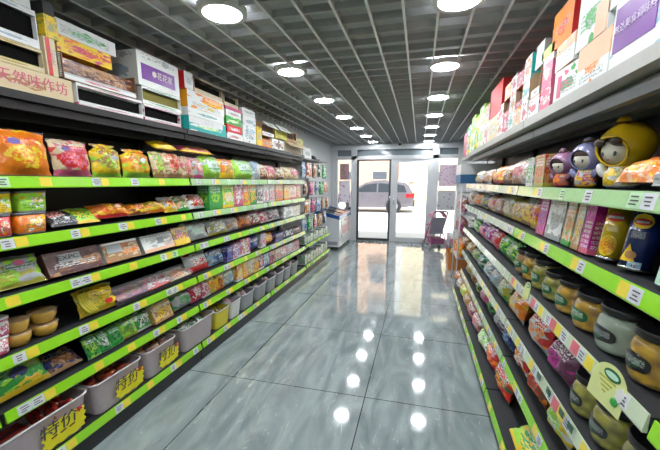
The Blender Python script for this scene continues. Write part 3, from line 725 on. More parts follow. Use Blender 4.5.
# ---- left, floor level: clear tubs
TUB=plain('tub_plastic',(.72,.62,.66),.2,alpha=.5,coat=.5)
def card_outline(w,h):
    pts=[]; n=26
    for i in range(n):
        a=2*PI*i/n; k=1 if i%2 else .88
        pts.append((w/2*k*max(-1,min(1,1.25*math.cos(a))),h/2*k*max(-1,min(1,1.25*math.sin(a)))))
    return pts
YCARD=plain('yellow_card',(.9,.8,.01),.5)
def make_tub(w,h,d,card,mat=TUB):
    r=thing('plastic_tub'); b=MB()
    def wall(k0,z0,k1,z1,t=.004):
        a=rrect(w*k0,d*k0,.15,4); c=rrect(w*k1,d*k1,.15,4); return a,c
    a=rrect(w*.84,d*.84,.15,4); c=rrect(w*.97,d*.97,.15,4)
    loft(b,[(a,0),(c,h)],close=False); loft(b,[([(x*.97,y*.97) for x,y in c],h),([(x*.97,y*.97) for x,y in a],.006)],close=False)
    n=len(a); st=len(b.v); b.v+=[(x,y,.003) for x,y in a]; b.face([st+i for i in range(n)],[(.5,.5)]*n)
    b.build('tub_body',mat,r)
    m=MB(); o1=rrect(w*.96,d*.96,.15,4); o2=rrect(w*1.01,d*1.01,.15,4)
    loft(m,[(o1,h-.002),(o2,h-.004),(o2,h+.004),(o1,h+.004),(o1,h-.002)],close=False); m.build('tub_rim',plain('tub_rim_plastic',(.7,.68,.7),.25,coat=.5),r)
    if card:
        c_=MB(); cw,ch=card; c_.prism(card_outline(cw,ch),-.002,.002); c_=c_.build('price_card',YCARD,r)
        c_.location=(w*.16,-d/2-.003,h*.45); c_.rotation_euler=(.12,0,0)
        text_mesh('特价',ch*.62,INK,c_,(-cw*.12,-.004,ch*.28),FRONT,'card_text',sx=1.15)
        s_=MB(); s_.prism([(.02*math.cos(a*PI/5+.3)*(1 if a%2 else .5)+cw*.33,.02*math.sin(a*PI/5+.3)*(1 if a%2 else .5)+ch*.42) for a in range(10)],-.005,-.002); s_.build('red_star',solid('red'),c_)
        for q in range(3):
            s_=MB(); s_.prism([(-cw*.3+q*cw*.2,-ch*.02-.012),(-cw*.3+q*cw*.2+cw*.12,-ch*.02-.008),(-cw*.3+q*cw*.2+cw*.11,-ch*.02+.002),(-cw*.3+q*cw*.2-.005,-ch*.02-.004)],-.0035,-.002); s_.build('pen_stroke',solid('brown'),c_)
    return r
SAUS=plain('red_sausage',(.42,.035,.025),.3,coat=.8); 
tubs=[]
def tub(p,q,look,card,fill,mat=TUB,h=.2):
    x=-1.725; z=LL[5]; ya,yb=y_at(p,x,z+h),y_at(q,x,z+h); w=(yb-ya)*.985; d=.3; y=(ya+yb)/2
    o=make_tub(w,h,d,card,mat); o.location=(x-d/2,y,z); o.rotation_euler=(0,0,PI/2); tubs.append((o,look,'tub',y))
    fill(x-d/2,y,w*.8,d*.8,z,h)
def names(o,look,cat,grp): tag(o,look,cat,grp); return o
def fill_sausages(cx,cy,w,d,z,h):
    # long thin sticks lying along the tub's near half, upright bundles in the far half
    tints=['red','rose','plum','brown']
    for i in range(11):
        b=MB(); L=w*.5; rr=.0105
        b.lathe([(rr*.4,-L/2),(rr,-L/2+.012),(rr,L/2-.012),(rr*.4,L/2)],10,M=Matrix.Rotation(PI/2,4,'Y'))
        r=thing('sausage_stick','',None); b.build('casing',SAUS if i%3 else solid('plum',.3,.6),r)
        for s_ in (-1,1): e=MB(); e.box(s_*L/2-.008,s_*L/2+.008,-.006,.006,-.001,.001); e.build('crimped_end',plain('foil',(.6,.5,.35),.3,metal=.6),r)
        r.location=(cx+d/2-.02-.019*(i%9),cy-w*.24,z+h*.62+.021*(i//9)+.002*(i%3)); r.rotation_euler=(0,R(-.03,.03),PI/2+R(-.04,.04))
        tag(r,'long dark sausage stick in the first tub, %s from the aisle'%ord_[i],'sausage','sausage sticks in the nearest tub')
    for i in range(14):
        b=MB(); L=.13; rr=.014
        b.lathe([(rr*.4,-L/2),(rr,-L/2+.01),(rr,L/2-.01),(rr*.4,L/2)],10,M=Matrix.Rotation(PI/2,4,'Y'))
        r=thing('sausage',None); b.build('casing',plain('red_sausage_bright',(.5,.05,.03),.25,coat=.8) if i%2 else SAUS,r)
        e=MB(); e.ball((L/2,0,0),.006,.006,.006,8,5); e.build('crimped_end',plain('foil',(.6,.5,.35),.3,metal=.6),r)
        r.location=(cx+d/2-.03-.045*(i%5),cy+w*.12+.028*(i//5)*1.6,z+h*.7+.02*(i//5)+.006*(i%2)); r.rotation_euler=(0,R(-.75,-.45),R(-.2,.2)+(PI if i%2 else 0))
        tag(r,'short red sausage heaped in the first tub, %s row, %s from aisle'%(['nearest','middle','farthest'][i//5],ord_[i%5]),'sausage','red sausages in the nearest tub')
def filler(n,lab,mats,size,grp,kind='ball'):
    def f(cx,cy,w,d,z,h):
        fl=MB(); 
        nx=max(2,int(round(n**.5))); k=0
        ny=(n+nx-1)//nx
        for i in range(n):
            a,c=i%nx,i//nx; b=MB(); m=mats[i%len(mats)]
            if kind=='ball': b.ball((0,0,0),size,size*.9,size*.75,12,8)
            else:
                b.grid(pill(size*2,size*2.2,size*.6)[1],6,6); f2=pill(size*2,size*2.2,size*.6)[1]; b.grid(lambda u,v:(f2(1-u,v)[0],-f2(1-u,v)[1],f2(u,v)[2]),6,6)
            o=b.build('round_snack' if kind=='ball' else 'snack_sachet',m)
            o.location=(cx+d/2-d*(a+.5)/nx+R(-.008,.008),cy-w/2+w*(c+.5)/ny+R(-.008,.008),z+h*.72+R(0,.03)-(0 if kind=='ball' else size))
            o.rotation_euler=(R(-.5,.5),R(-.4,.4),R(0,6))
            if kind!='ball': o.rotation_euler=(R(-.9,-.4),0,PI/2+R(-.3,.3))
            tag(o,'%s, %s along, %s from aisle'%(lab,ord_[c],ord_[a]),'snack',grp)
    return f
ORB=[plain('orange_snack',(.65,.16,.03),.4,coat=.5),plain('red_orange_snack',(.5,.07,.03),.4,coat=.5),plain('brown_snack',(.3,.1,.04),.4,coat=.5)]
tub(-12,91,'clear tub of red sausages with yellow sale card',(.23,.14),fill_sausages)
tub(93,144,'clear tub of orange balls with yellow sale card',(.22,.13),filler(16,'orange snack ball in second tub',ORB,.034,'orange snacks in the second tub'))
tub(146,178,'clear tub of brown snacks with yellow sale card',(.2,.13),filler(12,'brown wrapped snack in third tub',[P('brown','orange','tan',busy=.7),P('brown','plum','tan',busy=.7)],.04,'wrapped snacks in the third tub','s'))
tub(183,216,'clear tub of green sachets',None,filler(12,'green and white sachet in fourth tub',[P('lgrey','green','white',busy=.6),P('green','lime','white',busy=.6),P('rose','white','grey',busy=.6)],.045,'sachets in the fourth tub','s'))
YTUB=plain('yellow_box_card',(.75,.62,.05),.5)
tub(217,231,'yellow display box of sachets',None,filler(6,'yellow sachet in the yellow display box',[P('yellow','dgreen','brown',busy=.6)],.04,'sachets in the yellow box','s'),YTUB,.17)
GTUB=plain('grey_tub_plastic',(.36,.37,.39),.35,alpha=.85)
for k_,(a,c) in enumerate(((232,242),(243,256),(257,268),(269,277),(278,285),(286,292),(293,299))):
    w_=['white','grey','dark grey','grey','grey','grey','grey'][k_]
    tub(a,c,'small %s tub of mixed sachets'%w_,None,filler(4,'pale sachet in %s tub past the yellow box'%ord_[k_],[P('lgrey','pink','white',busy=.6),P('cream','green','grey',busy=.6)],.04,'sachets in the small grey tubs','s'),GTUB if k_ else plain('white_tub',(.7,.7,.68),.4),.17)
finish_row('left',5,tubs)

# ------------------------------------------------------------------ the jar side
def deco_yellow(o,wrap,r_,h):
    wrap('red_logo',-.15,1.15,h*.64,h*.78,solid('red'),'oval'); wrap('logo_ribbon',-.05,1.05,h*.69,h*.73,WHITE,None,off=.0025)
    wrap('brown_print',.0,1.0,h*.47,h*.58,P('yellow','orange','brown',tc='white',busy=0,t0=.1,t1=.95,br=.01,b1=0)); wrap('crisp_picture',-.2,1.1,h*.06,h*.42,P('yellow','orange','yellow',tc='yellow',busy=.2,br=.5,bx=.5,by=.5),'oval')
def deco_blue(o,wrap,r_,h):
    wrap('gold_emblem',-.1,1.1,h*.61,h*.83,solid('yellow'),'oval'); wrap('red_logo',0,1.0,h*.66,h*.76,solid('red'),'oval',off=.0025); wrap('logo_ribbon',.15,.85,h*.695,h*.725,WHITE,off=.0035)
    wrap('white_lettering',-.1,1.0,h*.46,h*.58,P('navy','navy','navy',tc='white',busy=0,t0=.1,t1=.95,br=.01,b1=0)); wrap('gold_wedge',-.4,.7,h*.12,h*.38,solid('yellow'),'tri'); wrap('crisp_picture',.0,.7,h*.16,h*.28,solid('tan'),'oval',off=.003)
    wrap('barcode_panel',.3,1.1,h*.03,h*.13,P('sky','navy','white',busy=.2))
def deco_red(o,wrap,r_,h):
    wrap('green_picture',.0,.8,h*.15,h*.4,solid('green'),'oval'); wrap('pale_band',-.4,.3,h*.0,h*.9,solid('mint')); wrap('white_plate',.2,1.2,h*.5,h*.62,WHITE)
def pickm(name,c1,c2):
    m,nt,b=new_mat(name); N,L=nt.nodes,nt.links; tc=N.new('ShaderNodeTexCoord'); v=N.new('ShaderNodeTexVoronoi'); v.inputs['Scale'].default_value=38; v.feature='SMOOTH_F1'
    L.new(tc.outputs['Object'],v.inputs['Vector']); c=N.new('ShaderNodeValToRGB'); c.color_ramp.elements[0].color=(*c1,1); c.color_ramp.elements[1].color=(*c2,1); c.color_ramp.elements[0].position=.2; c.color_ramp.elements[1].position=.75
    L.new(v.outputs['Distance'],c.inputs[0]); L.new(c.outputs[0],b.inputs['Base Color']); b.inputs['Roughness'].default_value=.3; b.inputs['Coat Weight'].default_value=.8; b.inputs['Coat Roughness'].default_value=.05
    bp=N.new('ShaderNodeBump'); bp.inputs['Strength'].default_value=.5; bp.inputs['Distance'].default_value=.01; bp.invert=True; L.new(v.outputs['Distance'],bp.inputs['Height']); L.new(bp.outputs[0],b.inputs['Normal']); return m
PICK=pickm('pickled_yellow',(.85,.5,.01),(.3,.13,.0)); PICK2=pickm('pickled_olive',(.5,.46,.05),(.16,.15,.01)); PICKW=pickm('pickled_pale',(.5,.6,.5),(.38,.48,.4)); PICKO=pickm('pickled_orange',(.85,.36,.01),(.35,.1,.0))
JL=P('black','dgreen','black',tc='lgrey',busy=.1,br=.3,b1=0,t0=.35,t1=.75); JG=P('dgreen','black','green',tc='white',busy=.1,b1=0,t0=.4,t1=.8)
# upper goods: toy-shaped sweet containers with transparent candy-filled bodies
def toy_jar(w,h,hood,candy,knob=True,tilt=.25,visor=False,logo=None):
    r=thing('toy_candy_jar')
    rb=w*.3; hh=h
    b=MB(); b.lathe([(rb*.7,0),(rb*1.0,h*.05),(rb*1.05,h*.2),(rb*.8,h*.36),(rb*.5,h*.42)],18); b.build('candy_filled_body',candy,r)
    rh=w*.5; cz=h*.36+rh*.82; T=Matrix.Rotation(tilt,4,'X')
    def fn(u,v):                                        # hood: a ball with a round face opening cut at the front
        a=-PI/2+2*PI*u; th=.72+(PI-.72)*v                # angle away from the front axis
        p=Vector((math.sin(th)*math.cos(a)*rh*.98, -math.cos(th)*rh*.95, math.sin(th)*math.sin(a)*rh*.92))
        return T@p+Vector((0,0,cz))
    b=MB(); b.grid(lambda u,v:fn(1-u,v),28,14); b.build('hood',hood,r)
    b=MB()
    def rim(u,v):
        a=-PI/2+2*PI*u; p=0.035*rh; th=.72+.05*math.cos(2*PI*v); rr=1+.05*math.sin(2*PI*v)
        return T@Vector((math.sin(th)*math.cos(a)*rh*rr,-math.cos(th)*rh*.95*rr,math.sin(th)*math.sin(a)*rh*.92*rr))+Vector((0,0,cz))
    b.grid(lambda u,v:rim(u,1-v),28,8); b.build('hood_rim',hood,r)
    SK=plain('pale_cream_face',(.62,.52,.4) if not visor else (.7,.66,.56),.4,coat=.4)
    b=MB(); c=T@Vector((0,-rh*.25,-rh*.1))+Vector((0,0,cz)); b.ball(tuple(c),rh*.68,rh*.66,rh*.62,20,12); f=b.build('face',SK,r)
    for sx in (-1,1):
        b=MB(); c=T@Vector((sx*rh*.26,-rh*.86,-rh*.05))+Vector((0,0,cz)); b.ball(tuple(c),rh*.07,rh*.04,rh*.1,10,6); b.build('eye',INK,f)
        if visor:
            b=MB(); c=T@Vector((sx*rh*.34,-rh*.82,rh*.42))+Vector((0,0,cz)); b.ball(tuple(c),rh*.24,rh*.1,rh*.16,14,8,M=Matrix.Rotation(.3,4,'X')); b.build('goggle_opening',plain('dark_visor',(.05,.03,.02),.3),r)
        b=MB(); c=(sx*w*.36,-w*.12,h*.3); b.ball(c,w*.1,w*.09,w*.17,12,8,M=Matrix.Rotation(sx*.6,4,'Y')); b.build('arm',WHITE if visor else hood,r)
    if not visor:
        b=MB(); c=T@Vector((0,-rh*.42,rh*.26))+Vector((0,0,cz)); b.ball(tuple(c),rh*.6,rh*.4,rh*.34,18,8); b.build('hair',plain('dark_hair',(.06,.03,.025),.6),r)
    b=MB(); c=T@Vector((0,-rh*.93,-rh*.28))+Vector((0,0,cz)); b.ball(tuple(c),rh*.09,rh*.03,rh*.02,8,5); b.build('mouth',solid('rose'),f)
    if knob:
        b=MB(); c=T@Vector((0,rh*.05,rh*.98))+Vector((0,0,cz)); b.ball(tuple(c),rh*.24,rh*.24,rh*.2,14,8); b.build('knob',hood,r)
        b=MB(); b.lathe([(rh*.28,-.004),(rh*.3,0),(rh*.28,.004)],16,M=Matrix.Translation(T@Vector((0,rh*.05,rh*.9))+Vector((0,0,cz)))); b.build('knob_ring',plain('brown_ring',(.1,.05,.01),.4),r)
    return r
YH=plain('yellow_hood',(.9,.6,.01),.28,coat=.8,noise=.03); PH=plain('mauve_hood',(.36,.17,.3),.35,coat=.5,noise=.03); BH=plain('lavender_hood',(.24,.25,.48),.35,coat=.5,noise=.03)
R1=row('right',0,[
 ('bag',642,672,.1,P('lgrey','red','white',busy=.4),'white and red bag',{'lean':.5}),
 ('bag',604,646,.105,P('orange','yellow','peach',tc='red',busy=.4,b1=0),'orange and yellow crisp bag lying before the yellow toy jar',{'lean':.85,'t':.06}),
 ('fn',582,640,.225,lambda w,h:toy_jar(.19,.235,YH,P('yellow','olive','white',busy=.6),True,.35,True),'yellow toy-shaped candy jar with knob on top',{'d':.12,'inset':.09,'turn':.4,'cat':'candy jar'}),
 ('fn',562,591,.2,lambda w,h:toy_jar(.14,.21,BH,P('lgrey','rose','yellow',busy=.7),True,.3,False),'lavender hooded doll-shaped candy jar',{'d':.1,'inset':.04,'turn':.5,'cat':'candy jar'}),
 ('fn',543,565,.17,lambda w,h:toy_jar(.125,.175,PH,P('orange','tan','rose',busy=.6),True,.3,False),'mauve hooded doll-shaped candy jar',{'d':.09,'inset':.02,'turn':.5,'cat':'candy jar'}),
 ('box',534,545,.165,P('tan','red','olive',busy=.6),'tall clear-lidded tan and red box',{'d':.06}),
 ('box',527,533,.16,P('lgrey','green','white',busy=.6),'tall white and green box',{'d':.06}),
 ('bag',516,527,.17,P('lgrey','tan','white',busy=.7),'clear bag of pale sweets',{'lean':.25}),
 ('bag',507,517,.17,P('lgrey','rose','tan',busy=.7),'clear bag with pink print',{'lean':.3}),
 ('bag',499,508,.17,P('tan','cream','brown',busy=.7),'tan and brown clear bag',{'lean':.3}),
 ('bag',487,500,.17,P('orange','yellow','red',tc='yellow',busy=.3),'orange crisp bag',{'lean':.35,'nearlim':0}),
 ('bag',479,488,.15,P('tan','orange','lgrey',busy=.6),'orange and grey bag',{'lean':.3}),
 ('bag',472,480,.14,P('lgrey','olive','tan',busy=.6),'grey and olive bag',{'lean':.2})])
finish_row('right',0,R1)
def PT(c,c2,c3): return P(c,c2,c3,busy=.3,b1=.08,t0=.5,t1=.95)
R2=row('right',1,[
 ('can',652,676,.2,P('red','green','peach',busy=.3,bx=.3),'red crisp canister with green picture',{'deco':deco_red,'lean':.12,'fw':.078}),
 ('can',612,636,.208,plain('can_navy',(.012,.03,.16),.25,coat=.8),'navy blue crisp canister with gold emblem',{'deco':deco_blue,'lean':.14,'fw':.084,'turn':.25}),
 ('can',590,610,.208,plain('can_yellow',(.72,.5,.02),.25,coat=.8),'yellow crisp canister with red logo',{'deco':deco_yellow,'lean':.14,'fw':.08,'turn':.25}),
 ('box',581,589,.205,P('magenta','magenta','pink',busy=.1,b1=.1,t0=.1,t1=.6),'tall magenta biscuit box',{'d':.06,'lean':.1}),
 ('box',572,580,.195,P('lgrey','yellow','tan',busy=.4),'tall grey and yellow box',{'d':.06,'lean':.1}),
 ('box',562,571,.19,P('cream','orange','green',busy=.5),'tall cream and orange box',{'d':.06,'lean':.1}),
 ('box',546,560,.19,P('white','lgrey','grey',busy=.4),'tall white patterned box',{'d':.06,'lean':.1}),
 ('box',537,544,.19,P('magenta','purple','rose',busy=.3),'tall purple box',{'d':.06,'lean':.1}),
 ('bag',525,534,.18,P('orange','rose','yellow',busy=.6),'orange and rose clear bag',{'lean':.2}),
 ('bag',516,526,.18,P('lgrey','yellow','tan',busy=.7),'pale yellow clear bag',{'lean':.25}),
 ('bag',507,517,.17,P('cream','tan','yellow',busy=.7),'cream clear bag of crackers',{'lean':.3}),
 ('bag',499,508,.17,P('cream','lgrey','olive',busy=.7),'cream and olive clear bag',{'lean':.3}),
 ('bag',491,500,.17,P('lgrey','tan','brown',busy=.7),'pale clear bag of brown cakes',{'lean':.3}),
 ('bag',484,491,.16,P('tan','rose','cream',busy=.7),'tan and rose clear bag',{'lean':.3}),
 ('bag',477,484,.16,P('navy','dgreen','olive',busy=.5),'dark green bag',{'lean':.25}),
 ('bag',471,477,.15,P('orange','red','cream',busy=.5),'orange and red bag',{'lean':.25}),
 ('bag',466,471,.15,P('tan','grey','cream',busy=.6),'tan and grey bag',{'lean':.2})])
finish_row('right',1,R2)
R3=row('right',2,[
 ('jar',650,700,0.164,PICK,'large yellow pickle jar at the frame edge',{'label':JL,'ws':.9}),
 ('jar',615,650,0.161,PICK,'large yellow pickle jar',{'label':JL,'ws':.95}),
 ('jar',585,612,0.158,PICKW,'pale green pickle jar with grey-green contents',{'label':JL}),
 ('jar',565,584,0.146,PICK,'yellow pickle jar with black lid',{'label':JG}),
 ('jar',550,564,0.146,PICK,'yellow pickle jar with black lid',{'label':JG}),
 ('jar',538,549,0.140,PICK2,'olive pickle jar with black lid',{'label':JG}),
 ('jar',528,537,0.164,PICK2,'small olive pickle jar',{'label':JG}),
 ('jar',519,527,0.164,PICK,'small yellow pickle jar',{'label':JG}),
 ('jar',512,519,0.152,plain('pickled_tan',(.42,.22,.06),.35,coat=.5),'small tan pickle jar',{'label':JG}),
 ('bag',501,511,.15,P('green','dgreen','lime',busy=.6),'dark green leafy bag',{'lean':.35}),
 ('bag',494,501,.15,P('green','lime','dgreen',busy=.5),'bright green bag',{'lean':.35}),
 ('bag',487,494,.15,P('red','rose','pink',busy=.4),'red bag',{'lean':.35}),
 ('bag',481,487,.15,P('magenta','purple','white',busy=.4),'magenta bag',{'lean':.35}),
 ('bag',475,481,.14,P('purple','magenta','pink',busy=.4),'purple bag',{'lean':.35}),
 ('bag',470,475,.14,P('green','lime','white',busy=.4),'green and lime bag',{'lean':.3}),
 ('bag',465,470,.14,P('grey','dgreen','white',busy=.6),'grey and green bag',{'lean':.3})])
finish_row('right',2,R3)
R4=row('right',3,[
 ('jar',645,700,0.161,PICKO,'large orange pickle jar',{'label':JL,'ws':.9}),
 ('jar',606,645,0.158,PICK2,'large olive pickle jar',{'label':JL}),
 ('jar',582,605,0.152,PICK2,'olive pickle jar with round black label',{'label':JL}),
 ('jar',565,581,0.152,PICK2,'slim olive pickle jar',{'label':JL}),
 ('bag',539,562,.15,P('plum','magenta','plum',busy=.3),'dark plum bag',{'ws':.74,'t':.1,'lean':.2,'nearlim':9}),
 ('bag',520,540,.16,P('red','orange','lgrey',busy=.4),'red and orange bag',{'ws':.74,'t':.1,'lean':.2,'nearlim':9}),
 ('bag',503,518,.16,P('orange','yellow','lgrey',busy=.4),'yellow and orange bag',{'ws':.74,'t':.1,'lean':.2,'nearlim':9}),
 ('bag',494,503,.15,P('olive','lgrey','green',busy=.5),'olive and grey bag',{'ws':.74,'t':.1,'lean':.15}),
 ('bag',487,494,.15,P('lgrey','sky','grey',busy=.6),'silvery bag',{'ws':.74,'t':.1,'lean':.15}),
 ('bag',481,487,.15,P('grey','sky','white',busy=.6),'grey blue bag',{'ws':.74,'t':.1,'lean':.15}),
 ('bag',475,481,.14,P('teal','dgreen','lgrey',busy=.5),'teal and green bag',{'ws':.74,'t':.1,'lean':.15}),
 ('bag',470,475,.14,P('grey','lime','dgreen',busy=.5),'grey and lime bag',{'ws':.74,'t':.1,'lean':.15}),
 ('bag',465,470,.14,P('tan','olive','cream',busy=.5),'tan and olive bag',{'ws':.74,'t':.1,'lean':.15}),
 ('bag',461,465,.14,P('brown','tan','cream',busy=.5),'brown and tan bag',{'ws':.74,'t':.1,'lean':.15})])
finish_row('right',3,R4)
R5=row('right',4,[
 ('bag',590,640,.13,P('magenta','pink','plum',busy=.3),'magenta bag',{'ws':.74,'t':.1,'lean':.4}),
 ('bag',537,560,.13,P('yellow','lime','white',busy=.4),'yellow and lime bag',{'ws':.74,'t':.1,'lean':.3}),
 ('bag',520,537,.14,P('orange','red','brown',busy=.5),'orange and brown bag',{'ws':.74,'t':.1,'lean':.25,'nearlim':9}),
 ('bag',508,520,.14,P('red','orange','white',busy=.5),'red bag with pale print',{'ws':.74,'t':.1,'lean':.25}),
 ('bag',498,507,.14,P('navy','blue','sky',busy=.3),'dark blue bag',{'ws':.74,'t':.1,'lean':.2}),
 ('bag',490,498,.14,P('plum','grey','lgrey',busy=.6),'grey and plum bag',{'ws':.74,'t':.1,'lean':.2}),
 ('bag',483,490,.14,P('dgreen','green','black',busy=.5),'dark green bag',{'ws':.74,'t':.1,'lean':.2}),
 ('bag',478,483,.13,P('pink','rose','grey',busy=.5),'pink bag',{'ws':.74,'t':.1,'lean':.15}),
 ('bag',473,478,.13,P('dgreen','black','olive',busy=.5),'nearly black green bag',{'ws':.74,'t':.1,'lean':.15}),
 ('bag',468,473,.13,P('brown','olive','tan',busy=.5),'brown and olive bag',{'ws':.74,'t':.1,'lean':.15}),
 ('bag',464,468,.13,P('olive','grey','tan',busy=.5),'olive and tan bag',{'ws':.74,'t':.1,'lean':.15})])
finish_row('right',4,R5)
R6=row('right',5,[
 ('pack',507,530,.14,P('lime','green','yellow',busy=.4),'bright green packet',{'lean':1.0}),
 ('bag',508,520,.13,P('red','brown','orange',busy=.5),'dark red bag',{'ws':.74,'t':.1,'lean':.2,'inset':.12}),
 ('bag',488,504,.14,P('red','orange','dgreen',busy=.4),'red and orange bag',{'ws':.74,'t':.1,'lean':.2,'nearlim':9,'inset':.02}),
 ('bag',481,491,.14,P('red','orange','rose',busy=.4),'red bag with orange print',{'ws':.74,'t':.1,'lean':.2,'nearlim':9,'inset':.02}),
 ('bag',474,483,.13,P('green','white','lime',busy=.6),'green and white bag',{'ws':.74,'t':.1,'lean':.3,'nearlim':9}),
 ('bag',468,476,.13,P('brown','pink','grey',busy=.6),'brown and pink bag',{'ws':.74,'t':.1,'lean':.3}),
 ('bag',464,470,.13,P('plum','rose','tan',busy=.6),'plum and tan bag',{'ws':.74,'t':.1,'lean':.2}),
 ('bag',461,465,.13,P('tan','brown','cream',busy=.6),'tan and brown bag',{'ws':.74,'t':.1,'lean':.2}),
 ('bag',458,462,.13,P('yellow','lime','olive',busy=.5),'yellow and lime bag',{'ws':.74,'t':.1,'lean':.2}),
 ('bag',455,459,.12,P('grey','tan','white',busy=.5),'grey and tan bag',{'ws':.74,'t':.1,'lean':.2}),
 ('bag',453,456,.12,P('brown','orange','tan',busy=.5),'brown and orange bag',{'ws':.74,'t':.1,'lean':.2})])
finish_row('right',5,R6)
# promotional cards standing on the rails of the jar shelves
def promo(x,y,z,w,h,look,big):
    r=thing('promo_card',look,'sign',(x,y,z),(-.15,0,-PI/2+.1))
    pts=[(-w/2,0),(w/2,0),(w/2,h*.55)]+[(w/2*math.cos(a)*1.0,h*.55+h*.45*math.sin(a)) for a in [PI*k/12 for k in range(1,12)]]+[(-w/2,h*.55)]
    b=MB(); b.prism(pts,-.001,.001); b.build('card',plain('pale_lime_card',(.66,.72,.3),.45,coat=.3),r)
    b=MB(); b.prism([(w*.24*math.cos(2*PI*k/20)+w*.05,h*.78+h*.13*math.sin(2*PI*k/20)) for k in range(20)],-.0025,-.001); o=b.build('dark_oval',solid('dgreen'),r)
    b=MB(); b.prism([(w*.19*math.cos(2*PI*k/20)+w*.05,h*.78+h*.07*math.sin(2*PI*k/20)) for k in range(20)],-.0035,-.0025); b.build('oval_plate',solid('mint'),o)
    if big:
        for q in range(4):
            b=MB(); b.box(-w*.3+.01*q,w*.2-.01*q,-.002,-.001,h*(.6-.1*q),h*(.635-.1*q)); b.build('print_line',solid('olive'),r)
        b=MB(); b.ball((w*.3,-.004,h*.28),w*.1,.003,h*.1,12,6); b.build('green_pepper_picture',solid('green'),r)
        b=MB(); b.prism([(w*.38+w*.14*math.cos(a*PI/6)*(1 if a%2 else .7),h*.5+h*.2*math.sin(a*PI/6)*(1 if a%2 else .7)) for a in range(12)],-.003,-.0012); b.build('white_splash',WHITE,r)
    return r
promo(XFR-.012,1.1,RL[2]-.085,.15,.125,'pale lime promotional card with dark oval, clipped below the pale green pickle jar',True)
promo(XFR-.006,1.93,RL[2]-.03,.07,.085,'small pale lime card standing on the rail by the small olive jar',False)
for k_,y in enumerate((1.62,1.5,1.36,1.28)):
    b=MB(); z0=RL[3]; b.prism([(-.02,0),(.02,0),(.026,.03),(-.014,.03)],-.001,.001); o=b.build('clip_tag',plain('dark_green_tag',(.03,.12,.07),.4),None,(XFR-.006,y,RL[3]-.02),(0,0,-PI/2))
    tag(o,'small dark green tag clipped to the jar-side fourth rail, %s from the camera'%ord_[3-k_],'tag','dark green clip tags on the fourth rail')

# ------------------------------------------------------------------ cartons on top of the racks
CW=lambda c,c2,c3,**k: pk(c,c2,c3,film=False,**{**dict(busy=.12,br=.25,b1=.0,t0=.3,t1=.75,tc='grey'),**k})
def carton(side,ya,yb,z,h,m,look,kind='closed',end=None,d=.3,panel=None,x=None,turn=0,flaps=(),inner=KIN,lab=None,txt=None):
    w=yb-ya-.004; r=thing('cardboard_carton'); end=end or m
    s=1 if side=='left' else -1
    b=MB(); t=.004
    if kind=='closed': b.box(-w/2,w/2,-d/2,d/2,0,h,fmi=[0,1,0,1,1,1]); b.build('carton_body',[m,end],r)
    else:
        lip={'open':.3,'window':.22,'tray':.25}[kind]*h
        b.box(-w/2,w/2,-d/2,d/2,0,t,mi=1); b.box(-w/2,w/2,d/2-t,d/2,t,h,mi=1); b.box(-w/2,-w/2+t,-d/2,d/2-t,t,h,mi=1); b.box(w/2-t,w/2,-d/2,d/2-t,t,h,mi=1)
        b.box(-w/2+t,w/2-t,-d/2,-d/2+t,t,lip,mi=0)
        if kind=='window': b.box(-w/2+t,w/2-t,-d/2,-d/2+t,h*.86,h,mi=0); b.box(-w/2,w/2,-d/2+t,d/2-t,h-t,h,mi=1)
        b.build('carton_body',[m,end],r)
        b=MB(); b.box(-w/2+t*1.2,w/2-t*1.2,-d/2+t*6,d/2-t*1.2,t*1.1,h*.84); b.build('contents_shade_fill',inner,r)  # block fills the opening; near-black inner stands in for the shade inside
    if kind=='closed' and h>.07:
        b=MB(); b.box(-w/2-.0006,w/2+.0006,-.024,.024,h,h+.0008); b.build('packing_tape',plain('tape',(.55,.42,.25),.3,coat=.5),r)
    if panel:
        x0,x1,z0,z1,pm=panel; p=MB(); p.box((x0-.5)*w,(x1-.5)*w,-d/2-.0015,-d/2,z0*h,z1*h); q=p.build('printed_panel',pm,r)
        if txt: text_mesh(txt[0],txt[1],txt[2],q,((x0+x1-1)/2*w+txt[3],-d/2-.0025,(z0+z1)/2*h),FRONT,'panel_text')
    elif txt: text_mesh(txt[0],txt[1],txt[2],r,(txt[3],-d/2-.0012,h*.5),FRONT,'printed_text')
    for (fx,fl,ang,fm) in flaps:                       # flaps hinged at the top front edge
        p=MB(); p.box(-w/2*fx,w/2*fx,0,.004,0,fl); q=p.build('flap',fm,r); q.location=(0,-d/2,h); q.rotation_euler=(ang,0,0)
    face=(XFL-.015 if side=='left' else XFR+.012) if x is None else x
    r.location=(face-s*d/2,(ya+yb)/2,z); r.rotation_euler=(0,0,(PI/2 if side=='left' else -PI/2)+turn)
    ph='above the bread-side rack' if side=='left' else 'above the jar-side rack'
    lb='%s %s'%(look,ph); lb=look if len(lb.split())>16 else lb; tag(r,lb,'carton','cartons stored %s'%ph); return r
def yl(px,z,x=None): return y_at(px,XFL-.015 if x is None else x,z)
Z0=LT+.001
W_=CW('white','lgrey','mint'); KR=CW('cream','tan','kraft')
def seg(a,c,z,h,m,look,**k): return carton('left',yl(a,z+h/2),yl(c,z+h/2),z,h,m,look,**k)
seg(-25,73,Z0,.105,CW('cream','cream','tan',busy=.05,t0=.99,t1=1),'long cream carton with pink lettering, bottom of the nearest stack',txt=('天然味作坊',.062,plain('pink_ink',(.62,.12,.2),.6),.02))
seg(-25,44,Z0+.107,.1,CW('cream','tan','olive',b0=.85,b1=1.,busy=.1,t0=.9,t1=.9),'cream open carton with olive rim, second in the nearest stack',kind='window',inner=plain('inside_shade',(.006,.006,.006),.9,spec=.1))
seg(-25,38,Z0+.209,.16,CW('white','lgrey','sky',t0=.7,t1=.85),'white carton with dark window opening, third in the nearest stack',kind='window',inner=plain('inside_shade',(.006,.006,.006),.9,spec=.1))
